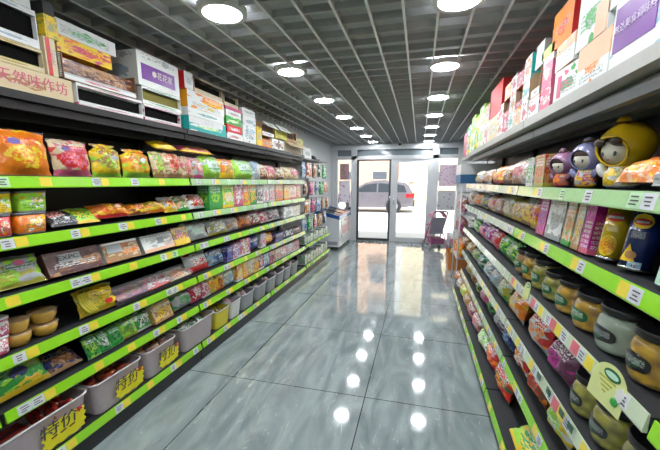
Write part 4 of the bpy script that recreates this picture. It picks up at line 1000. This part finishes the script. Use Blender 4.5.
seg(-25,30,Z0+.371,.075,CW('white','orange','pink',t0=.9,t1=.9),'white low carton at the very top of the nearest stack')
seg(45,57,Z0+.107,.17,CW('cream','red','cream',b1=0,busy=.02),'narrow cream carton with vertical red stripe',panel=(.15,.5,0,.99,solid('red')))
seg(44,58,Z0+.279,.1,CW('yellow','olive','olive',busy=.2),'small yellow box on the red-striped narrow carton')
seg(42,54,Z0+.381,.055,solid('black',.5),'small black box on top of the small yellow box')
IN2=plain('brown_jars_inside',(.14,.07,.05),.35,coat=.6)
seg(77,143,Z0,.11,CW('white','lgrey','pink',busy=.1,b0=0,b1=.1,t0=.9,t1=.9),'white carton with pink base edge and black opening, under the brown tray carton',kind='window',inner=plain('inside_shade',(.006,.006,.006),.9,spec=.1),flaps=((.9,.05,-2.2,W_),))
tr=seg(62,136,Z0+.112,.125,CW('white','red','lgrey',busy=.05,b0=.7,b1=1,t0=.9,t1=.9),'open brown tray carton with red strip and corrugated white end',kind='tray',end=plain('brown_board',(.24,.13,.07),.7),inner=P('brown','choc','tan',busy=.7,tc='tan',film=True))
b=MB()
for q in range(12): b.box(-.012,.0,-.145,.145,.008+.0095*q,.013+.0095*q)
tb=tr; o=b.build('corrugated_edge',plain('corrugated_pale',(.52,.48,.42),.8),tb); o.location=(-(yl(136,2.05)-yl(62,2.05))/2,0,0)
seg(63,118,Z0+.25,.08,CW('yellow','rose','orange',busy=.3,t0=.3,t1=.8,tc='red'),'yellow and pink carton beneath the long white green-print carton',x=XFL-.06)
seg(58,122,Z0+.332,.075,CW('white','mint','green',busy=.06,t0=.2,t1=.7,tc='grey'),'long white carton with green print, topmost before the purple-panel carton',x=XFL-.06)
seg(144,181,Z0,.1,CW('white','lgrey','pink',b1=.14,busy=.05,t0=.9,t1=.9),'white carton with pink base strip and black opening below the purple-panel carton',kind='window',inner=plain('inside_shade',(.006,.006,.006),.9,spec=.1))
seg(142,181,Z0+.102,.105,CW('white','green','lgrey',busy=.08,t0=.4,t1=.8,tc='green'),'white carton with green print and dark slot, second in the purple-panel stack',kind='window',inner=plain('yellow_inside',(.2,.17,.02),.7))
PUR=plain('purple_panel',(.15,.015,.27),.4)
seg(137,179,Z0+.21,.205,CW('white','lgrey','sky',busy=.04,t0=.8,t1=.95,tc='grey'),'white carton with broad purple panel and round logo',panel=(.08,.88,.2,.66,PUR),txt=('●花花家',.05,plain('pale_ink',(.75,.7,.6),.6),.03))
seg(184,193,Z0+.301,.12,CW('white','lgrey','white',busy=.05),'white carton with red side, standing by the orange carton',end=solid('red'))
seg(189,226,Z0,.11,CW('teal','white','lime',busy=.05,t0=.3,t1=.7,tc='white',b0=.92,b1=1.),'teal carton with white lettering, below the orange carton',end=solid('teal'),panel=(.0,.9,.55,.99,WHITE),txt=('优芙莱',.045,WHITE,.03))
seg(188,224,Z0+.112,.06,CW('white','lgrey','teal',busy=.06,t0=.9,t1=.9),'thin white carton between the teal and orange cartons')
seg(187,224,Z0+.174,.125,CW('white','orange','yellow',busy=.1,bx=.65,by=.6,br=.3,t0=.1,t1=.4),'white carton with orange end and orange picture squares',end=plain('orange_end',(.8,.33,.01),.45),panel=(.4,.95,.48,.92,P('orange','peach','yellow',busy=.5,film=False)))
seg(194,222,Z0+.301,.1,CW('cream','lgrey','white',busy=.1,t0=.9,t1=.9),'open cream carton with raised flaps on the orange-ended carton',kind='open',inner=plain('inside_shade',(.006,.006,.006),.9,spec=.1),flaps=((.9,.05,1.9,KR),))
seg(227,243,Z0,.06,CW('white','red','lgrey',busy=.1),'thin white carton under the red-panel carton')
seg(227,242,Z0+.062,.07,CW('red','white','rose',busy=.05,t0=.3,t1=.7,tc='white'),'low red carton with white lettering beside the teal carton')
seg(226,241,Z0+.134,.07,CW('white','green','lime',busy=.1,panel=None) if False else CW('green','lime','white',busy=.2,t0=.3,t1=.6,tc='white'),'bright green carton above the low red carton')
seg(226,241,Z0+.206,.055,CW('white','lgrey','pink',busy=.1),'thin white carton above the bright green carton')
seg(225,242,Z0+.263,.025,solid('rose',.6),'flat rose lid lying above the bright green carton')
seg(224,238,Z0+.29,.1,CW('cream','kraft','lgrey',t0=.9,t1=.9),'open kraft carton with black opening on the flat rose lid',kind='open',inner=plain('inside_shade',(.006,.006,.006),.9,spec=.1))
seg(243,256,Z0,.17,CW('white','sky','grey',busy=.1,bx=.5,by=.5,br=.3),'tall white carton with blue-grey circles, at shelf level',panel=(.25,.8,.15,.85,P('sky','grey','white',busy=.5,film=False)))
seg(243,256,Z0+.172,.1,CW('white','lgrey','sky',busy=.05,t0=.2,t1=.5),'white carton stacked on the blue-grey circle carton')
seg(242,255,Z0+.274,.06,CW('white','lgrey','mint',busy=.05),'low white carton topmost beside the open kraft carton')
seg(257,262,Z0,.2,CW('yellow','olive','white',busy=.1),'narrow yellow-edged carton before the olive open carton')
seg(262,272,Z0,.085,CW('orange','tan','cream',busy=.3),'low orange and tan carton at shelf level')
seg(272,284,Z0,.12,CW('white','brown','lgrey',busy=.3,tc='brown'),'white carton with brown picture at shelf level')
seg(284,302,Z0,.13,CW('cream','lgrey','tan',busy=.2),'cream carton at the far end of the shelf',flaps=((.95,.1,2.2,KR),))
seg(262,274,Z0+.125,.15,CW('white','lgrey','kraft',busy=.1),'grey-white open carton with drooping white flap',kind='open',flaps=((.95,.09,2.3,W_),),end=KRAFT)
seg(275,287,Z0+.14,.15,CW('olive','yellow','olive',busy=.15,t0=.5,t1=.8,tc='dgreen'),'olive yellow carton with open white flap, high near the far end',flaps=((.9,.09,2.4,W_),))
seg(287,296,Z0+.14,.14,KRAFT,'brown open carton with spread flaps, high near the far end',kind='open',flaps=((.9,.11,2.0,KR),))
seg(296,303,Z0+.135,.09,CW('olive','brown','black',busy=.3),'dark olive carton at the far top corner')
# jar side
def ys(px,z): return y_at(px,XFR+.012,z)
Z1=RT+.001
def seg2(a,c,z,h,m,look,**k):
    zz=z+h/2 if a>560 else Z1+.2; y0,y1=sorted((ys(a,zz),ys(c,zz))); return carton('right',y0,y1,z,h,m,look,**k)
R_=lambda c,c2,c3,**k: CW(c,c2,c3,**k)
seg2(715,612,Z1,.2,R_('white','lgrey','sky',busy=.02,t0=.98,t1=1),'large white carton with broad purple panel and barcode',panel=(.03,.56,.24,.9,PUR),txt=('味达美食调味料',.03,plain('pale_violet_ink',(.72,.6,.82),.6),0))
seg2(700,606,Z1+.202,.14,R_('white','orange','pink',busy=.04,t0=.4,t1=.7),'white carton with orange stripe stacked on the large purple-panel carton',panel=(.78,.9,0,.99,solid('orange')))
seg2(610,577,Z1,.15,R_('white','orange','peach',b0=.45,b1=1.,busy=.04,t0=.1,t1=.3),'white carton with orange upper band beside the large purple-panel carton')
seg2(612,578,Z1+.152,.2,R_('white','green','lgrey',busy=.04,t0=.3,t1=.6,tc='green'),'tall white carton with green and grey print strokes',panel=(.62,.97,.0,.55,solid('peach')))
seg2(576,555,Z1,.13,R_('white','green','pink',busy=.1,t0=.2,t1=.6),'white carton with green label and pink stripe',turn=.08,panel=(.15,.3,.1,.8,solid('pink')))
seg2(575,556,Z1+.14,.11,R_('peach','orange','white',b0=.0,b1=.6,busy=.1),'peach and orange carton in the middle of its stack')
seg2(574,553,Z1+.252,.16,R_('orange','red','orange',busy=.04,t0=.4,t1=.6),'bright orange carton topmost with dark red inside',kind='closed',end=solid('red'))
seg2(554,543,Z1,.1,R_('pink','white','red',busy=.3),'low pink and white carton')
seg2(553,543,Z1+.102,.15,R_('pink','peach','white',busy=.2,b0=.8,b1=1.),'pink and peach carton under the lime strip')
seg2(553,540,Z1+.254,.045,plain('lime_strip',(.42,.7,.12),.5),'thin lime green carton lying across the pink carton')
seg2(542,531,Z1,.1,R_('white','red','pink',busy=.2),'white carton with red letters, low')
seg2(541,532,Z1+.102,.14,R_('white','lgrey','tan',busy=.1),'white carton with brown edges, middle layer',kind='open',end=KRAFT)
seg2(542,534,Z1+.244,.12,R_('lgrey','white','mint',busy=.1),'pale grey carton high behind the lime strip')
cols=[('white','red','pink'),('peach','orange','white'),('white','teal','lgrey'),('rose','white','red'),('white','kraft','orange'),('pink','red','white')]
xs_=[530,523,516,510,504,498]
lk=['white and red','peach','white and teal','rose and white','white and kraft','pink and red']
for i in range(5):
    a,c=xs_[i],xs_[i+1]
    seg2(a,c,Z1,.11,R_(*cols[i],busy=.3),'%s carton of the lowest layer past the white open carton'%lk[i])
    seg2(a,c,Z1+.112,.12,R_(*cols[(i+2)%6],busy=.3),'%s carton of the middle layer past the white open carton'%lk[(i+2)%6],kind='open' if i%2 else 'closed',end=KRAFT)
    if i<4: seg2(a,c,Z1+.234,[.13,.09,.11,.1][i],R_(*cols[(i+4)%6],busy=.25),'%s carton of the top layer past the white open carton'%lk[(i+4)%6],end=solid(['teal','orange','pink','red'][i]))
seg2(498,490,Z1,.19,R_('cream','white','kraft',busy=.1),'cream and white carton under the plain red carton',end=KRAFT)
seg2(501,489,Z1+.192,.24,solid('red',.5),'plain bright red carton, topmost')
for i,(a,c,col,h,lk_) in enumerate(((490,484,('white','peach','pink'),.2,'white and peach'),(484,479,('white','lime','cream'),.22,'white and lime'),(479,475,('green','lime','yellow'),.2,'green and yellow'),(475,471,('white','lime','green'),.22,'white and green'),(471,467,('yellow','green','white'),.2,'yellow'),)):
    seg2(a,c,Z1,h,R_(*col,busy=.4),'%s carton of the lower layer near the far end'%lk_)
    seg2(a,c,Z1+h+.002,.15+.03*(i%2),R_(*[col[1],'white',col[2]],busy=.4),'%s carton of the upper layer near the far end'%('peach lime lime-and-white pale-green green'.split()[i]))
seg2(467,464,Z1,.3,R_('rose','brown','pink',busy=.4),'rose and brown carton at the far end')

# ------------------------------------------------------------------ hanging goods stand past the bread racks
PEG=plain('pegboard_grey',(.25,.255,.26),.5); CHR=plain('chrome_hook',(.6,.6,.62),.25,metal=1)
Y0,Y1=5.14,6.62
st=thing('hanging_goods_stand','pegboard stand of hanging packs over two green-railed shelves, between bread racks and freezer','display stand',(-2.0,(Y0+Y1)/2,0))
ox,oy=-2.0,(Y0+Y1)/2; hy=(Y1-Y0)/2
def SB(name,mat,x0,x1,y0,y1,z0,z1,par=st):
    b=MB(); b.box(x0-ox,x1-ox,y0-oy,y1-oy,z0,z1); return b.build(name,mat,par)
SB('pegboard',PEG,-2.2,-2.18,Y0,Y1,.05,2.0)
for y in (Y0,Y1-.03): SB('upright_post',WHITE,-2.18,-2.14,y,y+.03,0,2.0)
SB('top_shelf',PEG,-2.18,-1.78,Y0,Y1,1.86,1.88)
for z in (.16,.5):
    SB('shelf',DARK,-2.17,-1.735,Y0+.002,Y1-.002,z-.03,z); sr=SB('price_rail',LIME,-1.735,-1.72,Y0+.004,Y1-.004,z-.045,z+.005)
    for q in range(5): SB('price_tag',TW if q%2 else TY,-1.72,-1.7185,Y0+.1+q*.29,Y0+.16+q*.29,z-.04,z,sr)
SB('base_plinth',BLACK,-2.17,-1.745,Y0+.005,Y1-.005,0,.115)
HP=[('pale and blue','lgrey','blue','sky'),('navy blue','navy','sky','lgrey'),('green','green','mint','dgreen'),('brown','brown','tan','lgrey'),('red and tan','tan','red','white'),('rose','rose','pink','plum'),('orange','orange','tan','white'),('black','black','grey','white'),('tan','tan','cream','brown')]
rows_=[(1.8,.24,'top hook row'),(1.5,.22,'second hook row'),(1.21,.22,'third hook row'),(.92,.22,'lowest hook row')]
for ri,(zt,hh,ph) in enumerate(rows_):
    for k in range(7):
        y=Y0+.12+k*.205; nm,a,b_,c=HP[(k*(2 if ri%2 else 4)+ri*3)%9]
        xf=-1.80+.03*((k+ri)%3)
        h_=MB(); h_.tube([(-2.18-ox,y-oy,zt),(xf-ox+.01,y-oy,zt),(xf-ox+.02,y-oy,zt+.015)],.003,6); h_.build('hook',CHR,st)
        r=thing('hanging_pack','%s hanging pack, %s along the %s'%(nm,ord_[k],ph),'pack',(xf,y,zt-hh),(0,0,PI/2+R(-.2,.2)),'packs hanging on the pegboard stand')
        bg_=make_bag(.185,hh*.92,.06,P(a,b_,c,busy=.6)); bg_.name='pack_body'; bg_.parent=r
        q=MB(); q.box(-.075,.075,-.008,.008,hh*.84,hh*1.04); q.build('header_card',P(c,a,b_,busy=.3,b1=0),r)
for lv,z in ((0,.5),(1,.16)):
    for k in range(9):
        y=Y0+.1+k*.16; cc=[('lgrey','green','white'),('white','pink','lgrey'),('mint','green','white'),('tan','grey','white')][k%4]
        o=make_box(.13,.13-.02*(k%2)+.03*lv,.14,P(*cc,busy=.5)); o.location=(-1.83,y,z+.001); o.rotation_euler=(0,0,PI/2); o.name='packet_box'
        tag(o,'small %s box, %s along the %s shelf of the pegboard stand'%(['green and white','pink and white','mint','tan and grey'][k%4],ord_[k],['upper','lower'][lv]),'box','boxes under the hanging packs')
o=make_box(.42,.17,.3,W_); o.location=(-1.97,5.55,1.882); o.rotation_euler=(0,0,PI/2); tag(o,'plain white carton on top of the pegboard stand','carton')
r=thing('cap','black cap lying on top of the pegboard stand','cap',(-1.9,6.0,1.882)); b=MB(); b.ball((0,0,0),.1,.1,.085,18,6,t0=PI/2,t1=PI); b.build('cap_crown',solid('black',.7),r); b=MB(); b.prism([(.17*math.cos(a),.1*math.sin(a)) for a in [-.9+.15*k for k in range(13)]]+[(.06,.05),(.06,-.05)],.0,.006,axis='z'); b.build('peak',solid('black',.6),r)

# ------------------------------------------------------------------ ice cream freezer
fz=thing('chest_freezer','white chest freezer with dark blue rim and sliding glass top beside shop door','freezer',(-1.94,7.9,0))
FW=plain('freezer_white',(.72,.75,.78),.3,coat=.5); FB=plain('freezer_blue',(.02,.09,.3),.3,coat=.5)
wx,ly=.27,.65
b=MB(); P_=[(-wx,.08),(wx,.08),(wx,.74),(-wx,.86)]; b.prism([(x,z) for x,z in P_],-ly,ly); b.build('cabinet',FW,fz)
# blue rim: sloping ring
def slope(x): return .86-(x+wx)/(2*wx)*.12
b=MB()
for (x0,x1,y0,y1) in ((-wx-.012,wx+.012,-ly-.012,-ly+.05),(-wx-.012,wx+.012,ly-.05,ly+.012),(-wx-.012,-wx+.04,-ly+.05,ly-.05),(wx-.04,wx+.012,-ly+.05,ly-.05)):
    b.prism([(x0,slope(x0)-.05),(x1,slope(x1)-.05),(x1,slope(x1)+.03),(x0,slope(x0)+.03)],y0,y1)
b.build('blue_rim',FB,fz)
for i,(y0,y1,dz) in enumerate(((-ly+.05,.03,.012),(-.03,ly-.05,.02))):
    b=MB(); b.prism([(-wx+.04,slope(-wx+.04)+dz-.006),(wx-.04,slope(wx-.04)+dz-.006),(wx-.04,slope(wx-.04)+dz),(-wx+.04,slope(-wx+.04)+dz)],y0,y1); b.build('glass_lid',glass('freezer_glass'),fz)
    b=MB(); b.prism([(-wx+.04,slope(-wx+.04)+dz),(wx-.04,slope(wx-.04)+dz),(wx-.04,slope(wx-.04)+dz+.012),(-wx+.04,slope(-wx+.04)+dz+.012)],y1-.03,y1); b.build('lid_handle',FB,fz)
b=MB(); b.box(-wx+.04,wx-.04,-ly+.06,ly-.06,.62,.7); b.build('frozen_goods',P('lgrey','rose','sky',busy=.8),fz)
b=MB(); b.box(wx,wx+.003,-.45,.5,.26,.66); b.build('picture_sticker',P('white','rose','tan',busy=.7,br=.45,b1=0),fz)
b=MB(); b.box(-wx+.04,wx-.04,-ly-.003,-ly,.12,.2); b.build('vent_grille',plain('vent_grey',(.3,.31,.33),.5),fz)
for x in (-wx+.05,wx-.05):
    for y in (-ly+.07,ly-.07):
        b=MB(); b.lathe([(.03,-.014),(.035,-.01),(.035,.01),(.03,.014)],12,M=Matrix.Translation((x,y,.036))@Matrix.Rotation(PI/2,4,'Y')); b.box(x-.02,x+.02,y-.02,y+.02,.05,.082); b.build('caster',BLACK,fz)

# ------------------------------------------------------------------ stroller by the door
sr_=thing('stroller','pink framed child stroller with grey seat standing just inside the shop door','stroller',(.4,8.15,0),(0,0,PI+.25))
PK=plain('pink_frame',(.62,.16,.3),.35,coat=.5); GS=plain('grey_seat_mesh',(.3,.29,.34),.8)
for s in (-1,1):
    b=MB(); b.tube([(s*.17,-.3,.07),(s*.17,-.1,.35),(s*.16,.12,.6),(s*.15,.3,.84)],.014); b.build('side_frame',PK,sr_)
    b=MB(); b.tube([(s*.17,.28,.07),(s*.17,.1,.28),(s*.16,-.12,.46)],.012); b.build('rear_leg',PK,sr_)
    for y in (-.3,.28):
        b=MB(); M_=Matrix.Translation((s*.2,y,.07))@Matrix.Rotation(PI/2,4,'Y'); b.lathe([(.03,-.016),(.065,-.014),(.07,-.006),(.07,.006),(.065,.014),(.03,.016)],18,M=M_); w_=b.build('wheel',solid('grey',.6),sr_)
        b=MB(); b.lathe([(.005,-.018),(.035,-.017),(.035,.017),(.005,.018)],14,M=M_); b.build('hub',PK,w_)
b=MB(); b.tube([(-.15,.3,.84),(-.1,.33,.87),(.1,.33,.87),(.15,.3,.84)],.015); b.build('push_handle',plain('grip_dark',(.08,.05,.07),.6),sr_)
b=MB(); b.grid(lambda u,v:((u-.5)*.3,.02+.17*v-.03*math.sin(PI*u),.36+.36*v),8,8); b.grid(lambda u,v:((.5-u)*.3,.035+.17*v-.03*math.sin(PI*u),.36+.36*v),8,8); b.build('seat_back',GS,sr_)
b=MB(); b.box(-.15,.15,-.22,.04,.33,.37); b.build('seat',GS,sr_)
b=MB(); b.tube([(-.17,-.14,.52),(-.12,-.27,.52),(.12,-.27,.52),(.17,-.14,.52)],.018); b.build('safety_bar',PK,sr_)
b=MB()
for k in range(1): b.grid(lambda u,v:(.17*math.cos(PI*(1-u)),.18-.28*v,.72+.15*math.sin(PI*(1-u))*(1-.25*v)),14,8); b.grid(lambda u,v:(.165*math.cos(PI*u),.18-.28*v,.715+.15*math.sin(PI*u)*(1-.25*v)),14,8)
b.build('canopy',plain('canopy_pink',(.55,.25,.36),.7),sr_)
b=MB(); b.box(-.14,.14,-.12,.2,.12,.24); b.build('under_basket',plain('basket_plum',(.22,.06,.14),.7),sr_)
b=MB(); b.box(-.15,.15,-.34,-.22,.2,.23); b.build('footrest',PK,sr_)
# white carrier bag on the floor by the stroller
o=make_bag(.26,.36,.16,P('white','pink','lgrey',busy=.15,film=True)); o.location=(.78,8.2,0); o.name='carrier_bag'; tag(o,'white carrier bag standing on the floor between stroller and end stand','bag')

# ------------------------------------------------------------------ end stand past the jar racks
es=thing('wire_end_stand','wire stand of brown bags with blue and white header past the jar racks','display stand',(.76,5.35,0))
for x in (-.2,.2):
    for y in (-.3,.3): b=MB(); b.tube([(x,y,0),(x,y,1.48)],.01); b.build('post',WHITE,es)
for z in (.42,.75,1.05,1.35):
    b=MB(); 
    b.box(-.21,.21,-.31,.31,z-.006,z+.006); b.build('wire_shelf',plain('wire_shelf_grey',(.5,.5,.5),.4,metal=.5),es)
b=MB(); b.box(-.23,.21,-.32,.32,1.48,1.6); b.build('blue_header',plain('header_blue',(.03,.13,.28),.5),es)
b=MB(); b.box(-.17,.27,-.645,.32,1.808,1.852); b.build('top_board',plain('pale_top_board',(.4,.39,.36),.4),es)
for y in (-.3,.3): b=MB(); b.tube([(.2,y,1.6),(.2,y,1.808)],.01); b.build('post',WHITE,es)
b=MB(); b.box(-.23,.21,-.32,.32,1.602,1.74); b.build('white_header',WHITE,es)
for zi,z in enumerate((.427,.757,1.057)):
    for k in range(4):
        for s_ in (0,1):
            hh=.24 if zi else .25
            o=make_bag(.17,hh,.1,P(*[('brown','rose','tan'),('plum','tan','rose'),('rose','brown','lgrey')][(zi+k)%3],busy=.6) if zi else P('orange','yellow','red',busy=.5)); 
            if s_: continue
            o.location=(.61,5.11+.165*k,z); o.rotation_euler=(-.1,0,-PI/2); o.location.z+=.006
            tag(o,'%s bag on the %s tier of the wire end stand, %s along'%(['orange','brown and rose','plum and rose'][zi],['lowest','middle','top'][zi],ord_[k]),'bag','bags on the wire end stand')
for o in [o for o in C.objects if o.type=='MESH' and o.parent is None and 'label' not in o and 'kind' not in o]: bpy.data.objects.remove(o)
ob=thing('snack_crate','low orange crate of snack packs on the floor past the wire end stand','crate',(.72,6.3,0))
b=MB(); ring=rrect(.4,.5,.1,4); loft(b,[([(x*.9,y*.9) for x,y in ring],0),(ring,.3)],close=False); loft(b,[([(x*.95,y*.95) for x,y in ring],.3),([(x*.86,y*.86) for x,y in ring],.01)],close=False); b.box(-.18,.18,-.22,.22,0,.012); b.build('crate_body',plain('orange_crate',(.6,.2,.04),.4),ob)
for k in range(6):
    o=make_bag(.15,.22,.08,P(*[('orange','yellow','red'),('yellow','lime','brown'),('red','orange','tan')][k%3],busy=.5)); o.location=(.61+.2*(k%2),6.14+.15*(k//2),.13); o.rotation_euler=(-.2,0,-PI/2)
    tag(o,'%s snack bag in the low orange crate, %s row back, %s'%(['orange','yellow and lime','red'][k%3],['first','second','third'][k//2],['aisle side','wall side'][k%2]),'bag','bags in the orange crate')

# ------------------------------------------------------------------ outside: street, far building, parked car
struct('ground',MB().box(-40,30,YD+.1,23.2,-.2,-.1),plain('pale_pavement',(.78,.76,.75),.8,noise=.05))
struct('trim_5',MB().box(-40,30,23.2,25,-.2,.05),plain('kerb_concrete',(.5,.49,.48),.8))
b=MB(); b.box(XL-.3,XR+.3,YB-.2,YD+.2,2.75,2.95); struct('ceiling',b,plain('roof_concrete',(.4,.4,.4),.9))
bl=thing('apartment_building','peach coloured apartment building with rows of windows across the street','building',(-2,25,0))
def flat_box(name,m,par,*bx):
    b=MB(); b.box(*bx); return b.build(name,m,par)
flat_box('wall',plain('peach_render',(.8,.5,.36),.85,noise=.04),bl,-14,.7,-.6,6,-.1,19)
flat_box('side_wing',plain('cream_render',(.82,.68,.46),.85,noise=.04),bl,.9,16,-.8,6,-.1,19)
flat_box('corner_strip',plain('white_render',(.85,.82,.8),.8),bl,.6,1.0,-.95,5,-.1,19)
PN=plain('window_pane_dark',(.12,.13,.16),.1,coat=1)
for col,x in enumerate((-11.2,-9.4,-6.6,-4.8,-3.3,-1.2)):
    for k in range(6):
        z=1.7+2.9*k; wd=.95 if col%2 else .7; hh=1.2 if k else .5
        f=flat_box('window',plain('window_surround',(.62,.5,.45),.7),bl,x-.08,x+wd+.08,-.66,-.6,z-.08,z+hh+.08)
        flat_box('pane',PN,f,x,x+wd,-.68,-.665,z,z+hh)
        if col%2 and k: flat_box('balcony',plain('balcony_rail',(.3,.26,.27),.6),bl,x-.15,x+wd+.15,-1.1,-.66,z-.25,z+.35)
for k in range(9):
    z=1.6+1.9*k
    flat_box('small_window',PN,bl,2.6,3.3,-.83,-.8,z,z+.55)

car=thing('parked_car','silver estate car parked across the street behind the glass doors','car',(-1.3,19.2,-.1),(0,0,PI))
# local +x is the nose (world -x); rear wheel axle at x=0
SIL=plain('silver_paint',(.17,.145,.17),.3,metal=.2,coat=.8,noise=.02); TYRE=plain('tyre',(.02,.02,.02),.8); GLS=plain('car_glass',(.03,.035,.045),.05,coat=1)
W=.93
low=[(-.98,.38),(-1.02,.55),(-1.0,.9),(-.93,1.02),(-.6,1.06),(2.6,1.0),(3.55,.9),(3.68,.62),(3.6,.32),(3.2,.25),(-.6,.3)]
b=MB()
def ring_at(yk,sh):
    return [(x*(1) ,z) for x,z in low]
st=len(b.v); prof=[(-W,.03),(-W*.99,0),(0,0),(W*.99,0),(W,.03)]
n=len(low); cx_=1.3; cz_=.65
for y,k in ((-W,.95),(-W*.97,1),(W*.97,1),(W,.95)):
    for x,z in low: b.v.append((cx_+(x-cx_)*k,y,cz_+(z-cz_)*k))
for k in range(3):
    for i in range(n):
        j=(i+1)%n; b.face([k*n+i,k*n+j,(k+1)*n+j,(k+1)*n+i],None,0,False)
b.face([i for i in reversed(range(n))],[(0,0)]*n); b.face([3*n+i for i in range(n)],[(0,0)]*n)
body=b.build('body',SIL,car)
up=[(-.95,1.0),(-.72,1.42),(-.5,1.58),(.6,1.66),(1.5,1.58),(2.45,1.02)]
b=MB(); n=len(up)
for y,k in ((-W*.97,0),(-W*.8,1),(W*.8,1),(W*.97,0)): pass
V=[]
for sgn in (-1,1):
    for x,z in up:
        t=(z-1.0)/.62; V.append((x,sgn*W*(.96-.2*t),z))
b.v=V
for i in range(n-1): b.face([i+1,i,n+i,n+i+1],None,0,True)
b.face([0,n-1,n+n-1,n],None); b.face([i for i in range(n)],[(0,0)]*n); b.face([n+i for i in reversed(range(n))],[(0,0)]*n)
b.build('cabin',SIL,car)
def side_pane(pts,name='side_window',mat=GLS):
    for sgn in (-1,1):
        b=MB(); vv=[]
        for off in (.004,.016):
            for x,z in pts:
                t=(z-1.0)/.62; vv.append((x,sgn*(W*(.96-.2*t)+off),z))
        b.v=vv; m=len(pts)
        b.face(list(range(m)),[(0,0)]*m); b.face([m+i for i in reversed(range(m))],[(0,0)]*m)
        for i in range(m): j=(i+1)%m; b.face([i,j,m+j,m+i])
        b.build(name,mat,car)
side_pane([(-.66,1.08),(-.52,1.42),(-.06,1.5),(-.06,1.08)]); side_pane([(.02,1.08),(.02,1.5),(.82,1.54),(.82,1.08)]); side_pane([(.9,1.08),(.9,1.54),(1.5,1.46),(2.12,1.08)])
b=MB(); M_=Matrix.Translation((-.84,0,1.22))@Matrix.Rotation(.5,4,'Y'); b.box(-.01,.01,-.68,.68,-.2,.2,M=M_); b.build('rear_window',GLS,car)
b=MB(); b.box(-.98,-.72,-.6,.6,1.52,1.58); b.build('roof_spoiler',plain('spoiler_dark',(.03,.03,.035),.3),car)
for sgn in (-1,1):
    b=MB(); b.tube([(-.45,sgn*.68,1.64),(.4,sgn*.68,1.7),(1.3,sgn*.68,1.64)],.02); b.build('roof_rail',plain('rail_silver',(.5,.5,.52),.3,metal=.7),car)
    b=MB(); b.box(-1.035,-.62,sgn*W-.06,sgn*W+.012,.8,1.0); b.build('tail_light',plain('red_lens',(.7,.02,.03),.15,coat=1),car)
    for x in (0,2.75):
        b=MB(); b.lathe([(.30,-.01),(.4,-.006),(.4,.015)],24,M=Matrix.Translation((x,sgn*(W-.0),.36))@Matrix.Rotation(-sgn*PI/2,4,'X')); b.build('wheel_arch',plain('arch_dark',(.03,.03,.03),.7),car)
        b=MB(); b.lathe([(.2,-.1),(.33,-.1),(.345,-.05),(.345,.03),(.33,.06),(.2,.06)],24,M=Matrix.Translation((x,sgn*(W-.04),.345))@Matrix.Rotation(-sgn*PI/2,4,'X')); wl=b.build('wheel',TYRE,car)
        b=MB(); b.lathe([(.05,.085),(.22,.07),(.24,.03)],20,M=Matrix.Translation((x,sgn*(W-.035),.345))@Matrix.Rotation(-sgn*PI/2,4,'X')); 
        b.build('rim',plain('alloy',(.5,.5,.52),.4,metal=.1),wl)
    for x in (.55,1.5):
        b=MB(); b.tube([(x,sgn*(W+.0),.92),(x,sgn*(W+.03),.92),(x+.16,sgn*(W+.03),.92),(x+.16,sgn*W,.92)],.012); b.build('door_handle',SIL,car)
b=MB(); b.box(-1.06,-.9,-.85,.85,.34,.62); b.build('rear_bumper',plain('bumper_dark',(.05,.05,.055),.5),car)
b=MB(); b.box(-1.035,-1.0,-.6,.6,.74,1.0); b.build('tailgate_panel',plain('tailgate_dark',(.06,.06,.07),.3),car)

# ------------------------------------------------------------------ daylight and picture settings
w=bpy.data.worlds.new('sky'); sc.world=w; w.use_nodes=True
bg=w.node_tree.nodes['Background']; bg.inputs[0].default_value=(.8,.9,1,1); bg.inputs[1].default_value=1.0
s=bpy.data.lights.new('sun','SUN'); s.energy=5.6; s.angle=.02; s.color=(1,.96,.9); so=bpy.data.objects.new('sun',s); C.objects.link(so); so.rotation_euler=(math.radians(38),0,math.radians(18))
v=sc.view_settings; v.view_transform='Standard'; v.look='None'; v.gamma=1; v.use_curve_mapping=False; v.exposure=.55
sc.cycles.use_denoising=True; sc.cycles.max_bounces=7; sc.cycles.diffuse_bounces=4; sc.cycles.glossy_bounces=4; sc.cycles.transparent_max_bounces=12
sc.cycles.sample_clamp_indirect=4; sc.cycles.use_light_tree=True; sc.cycles.caustics_reflective=False; sc.cycles.caustics_refractive=False
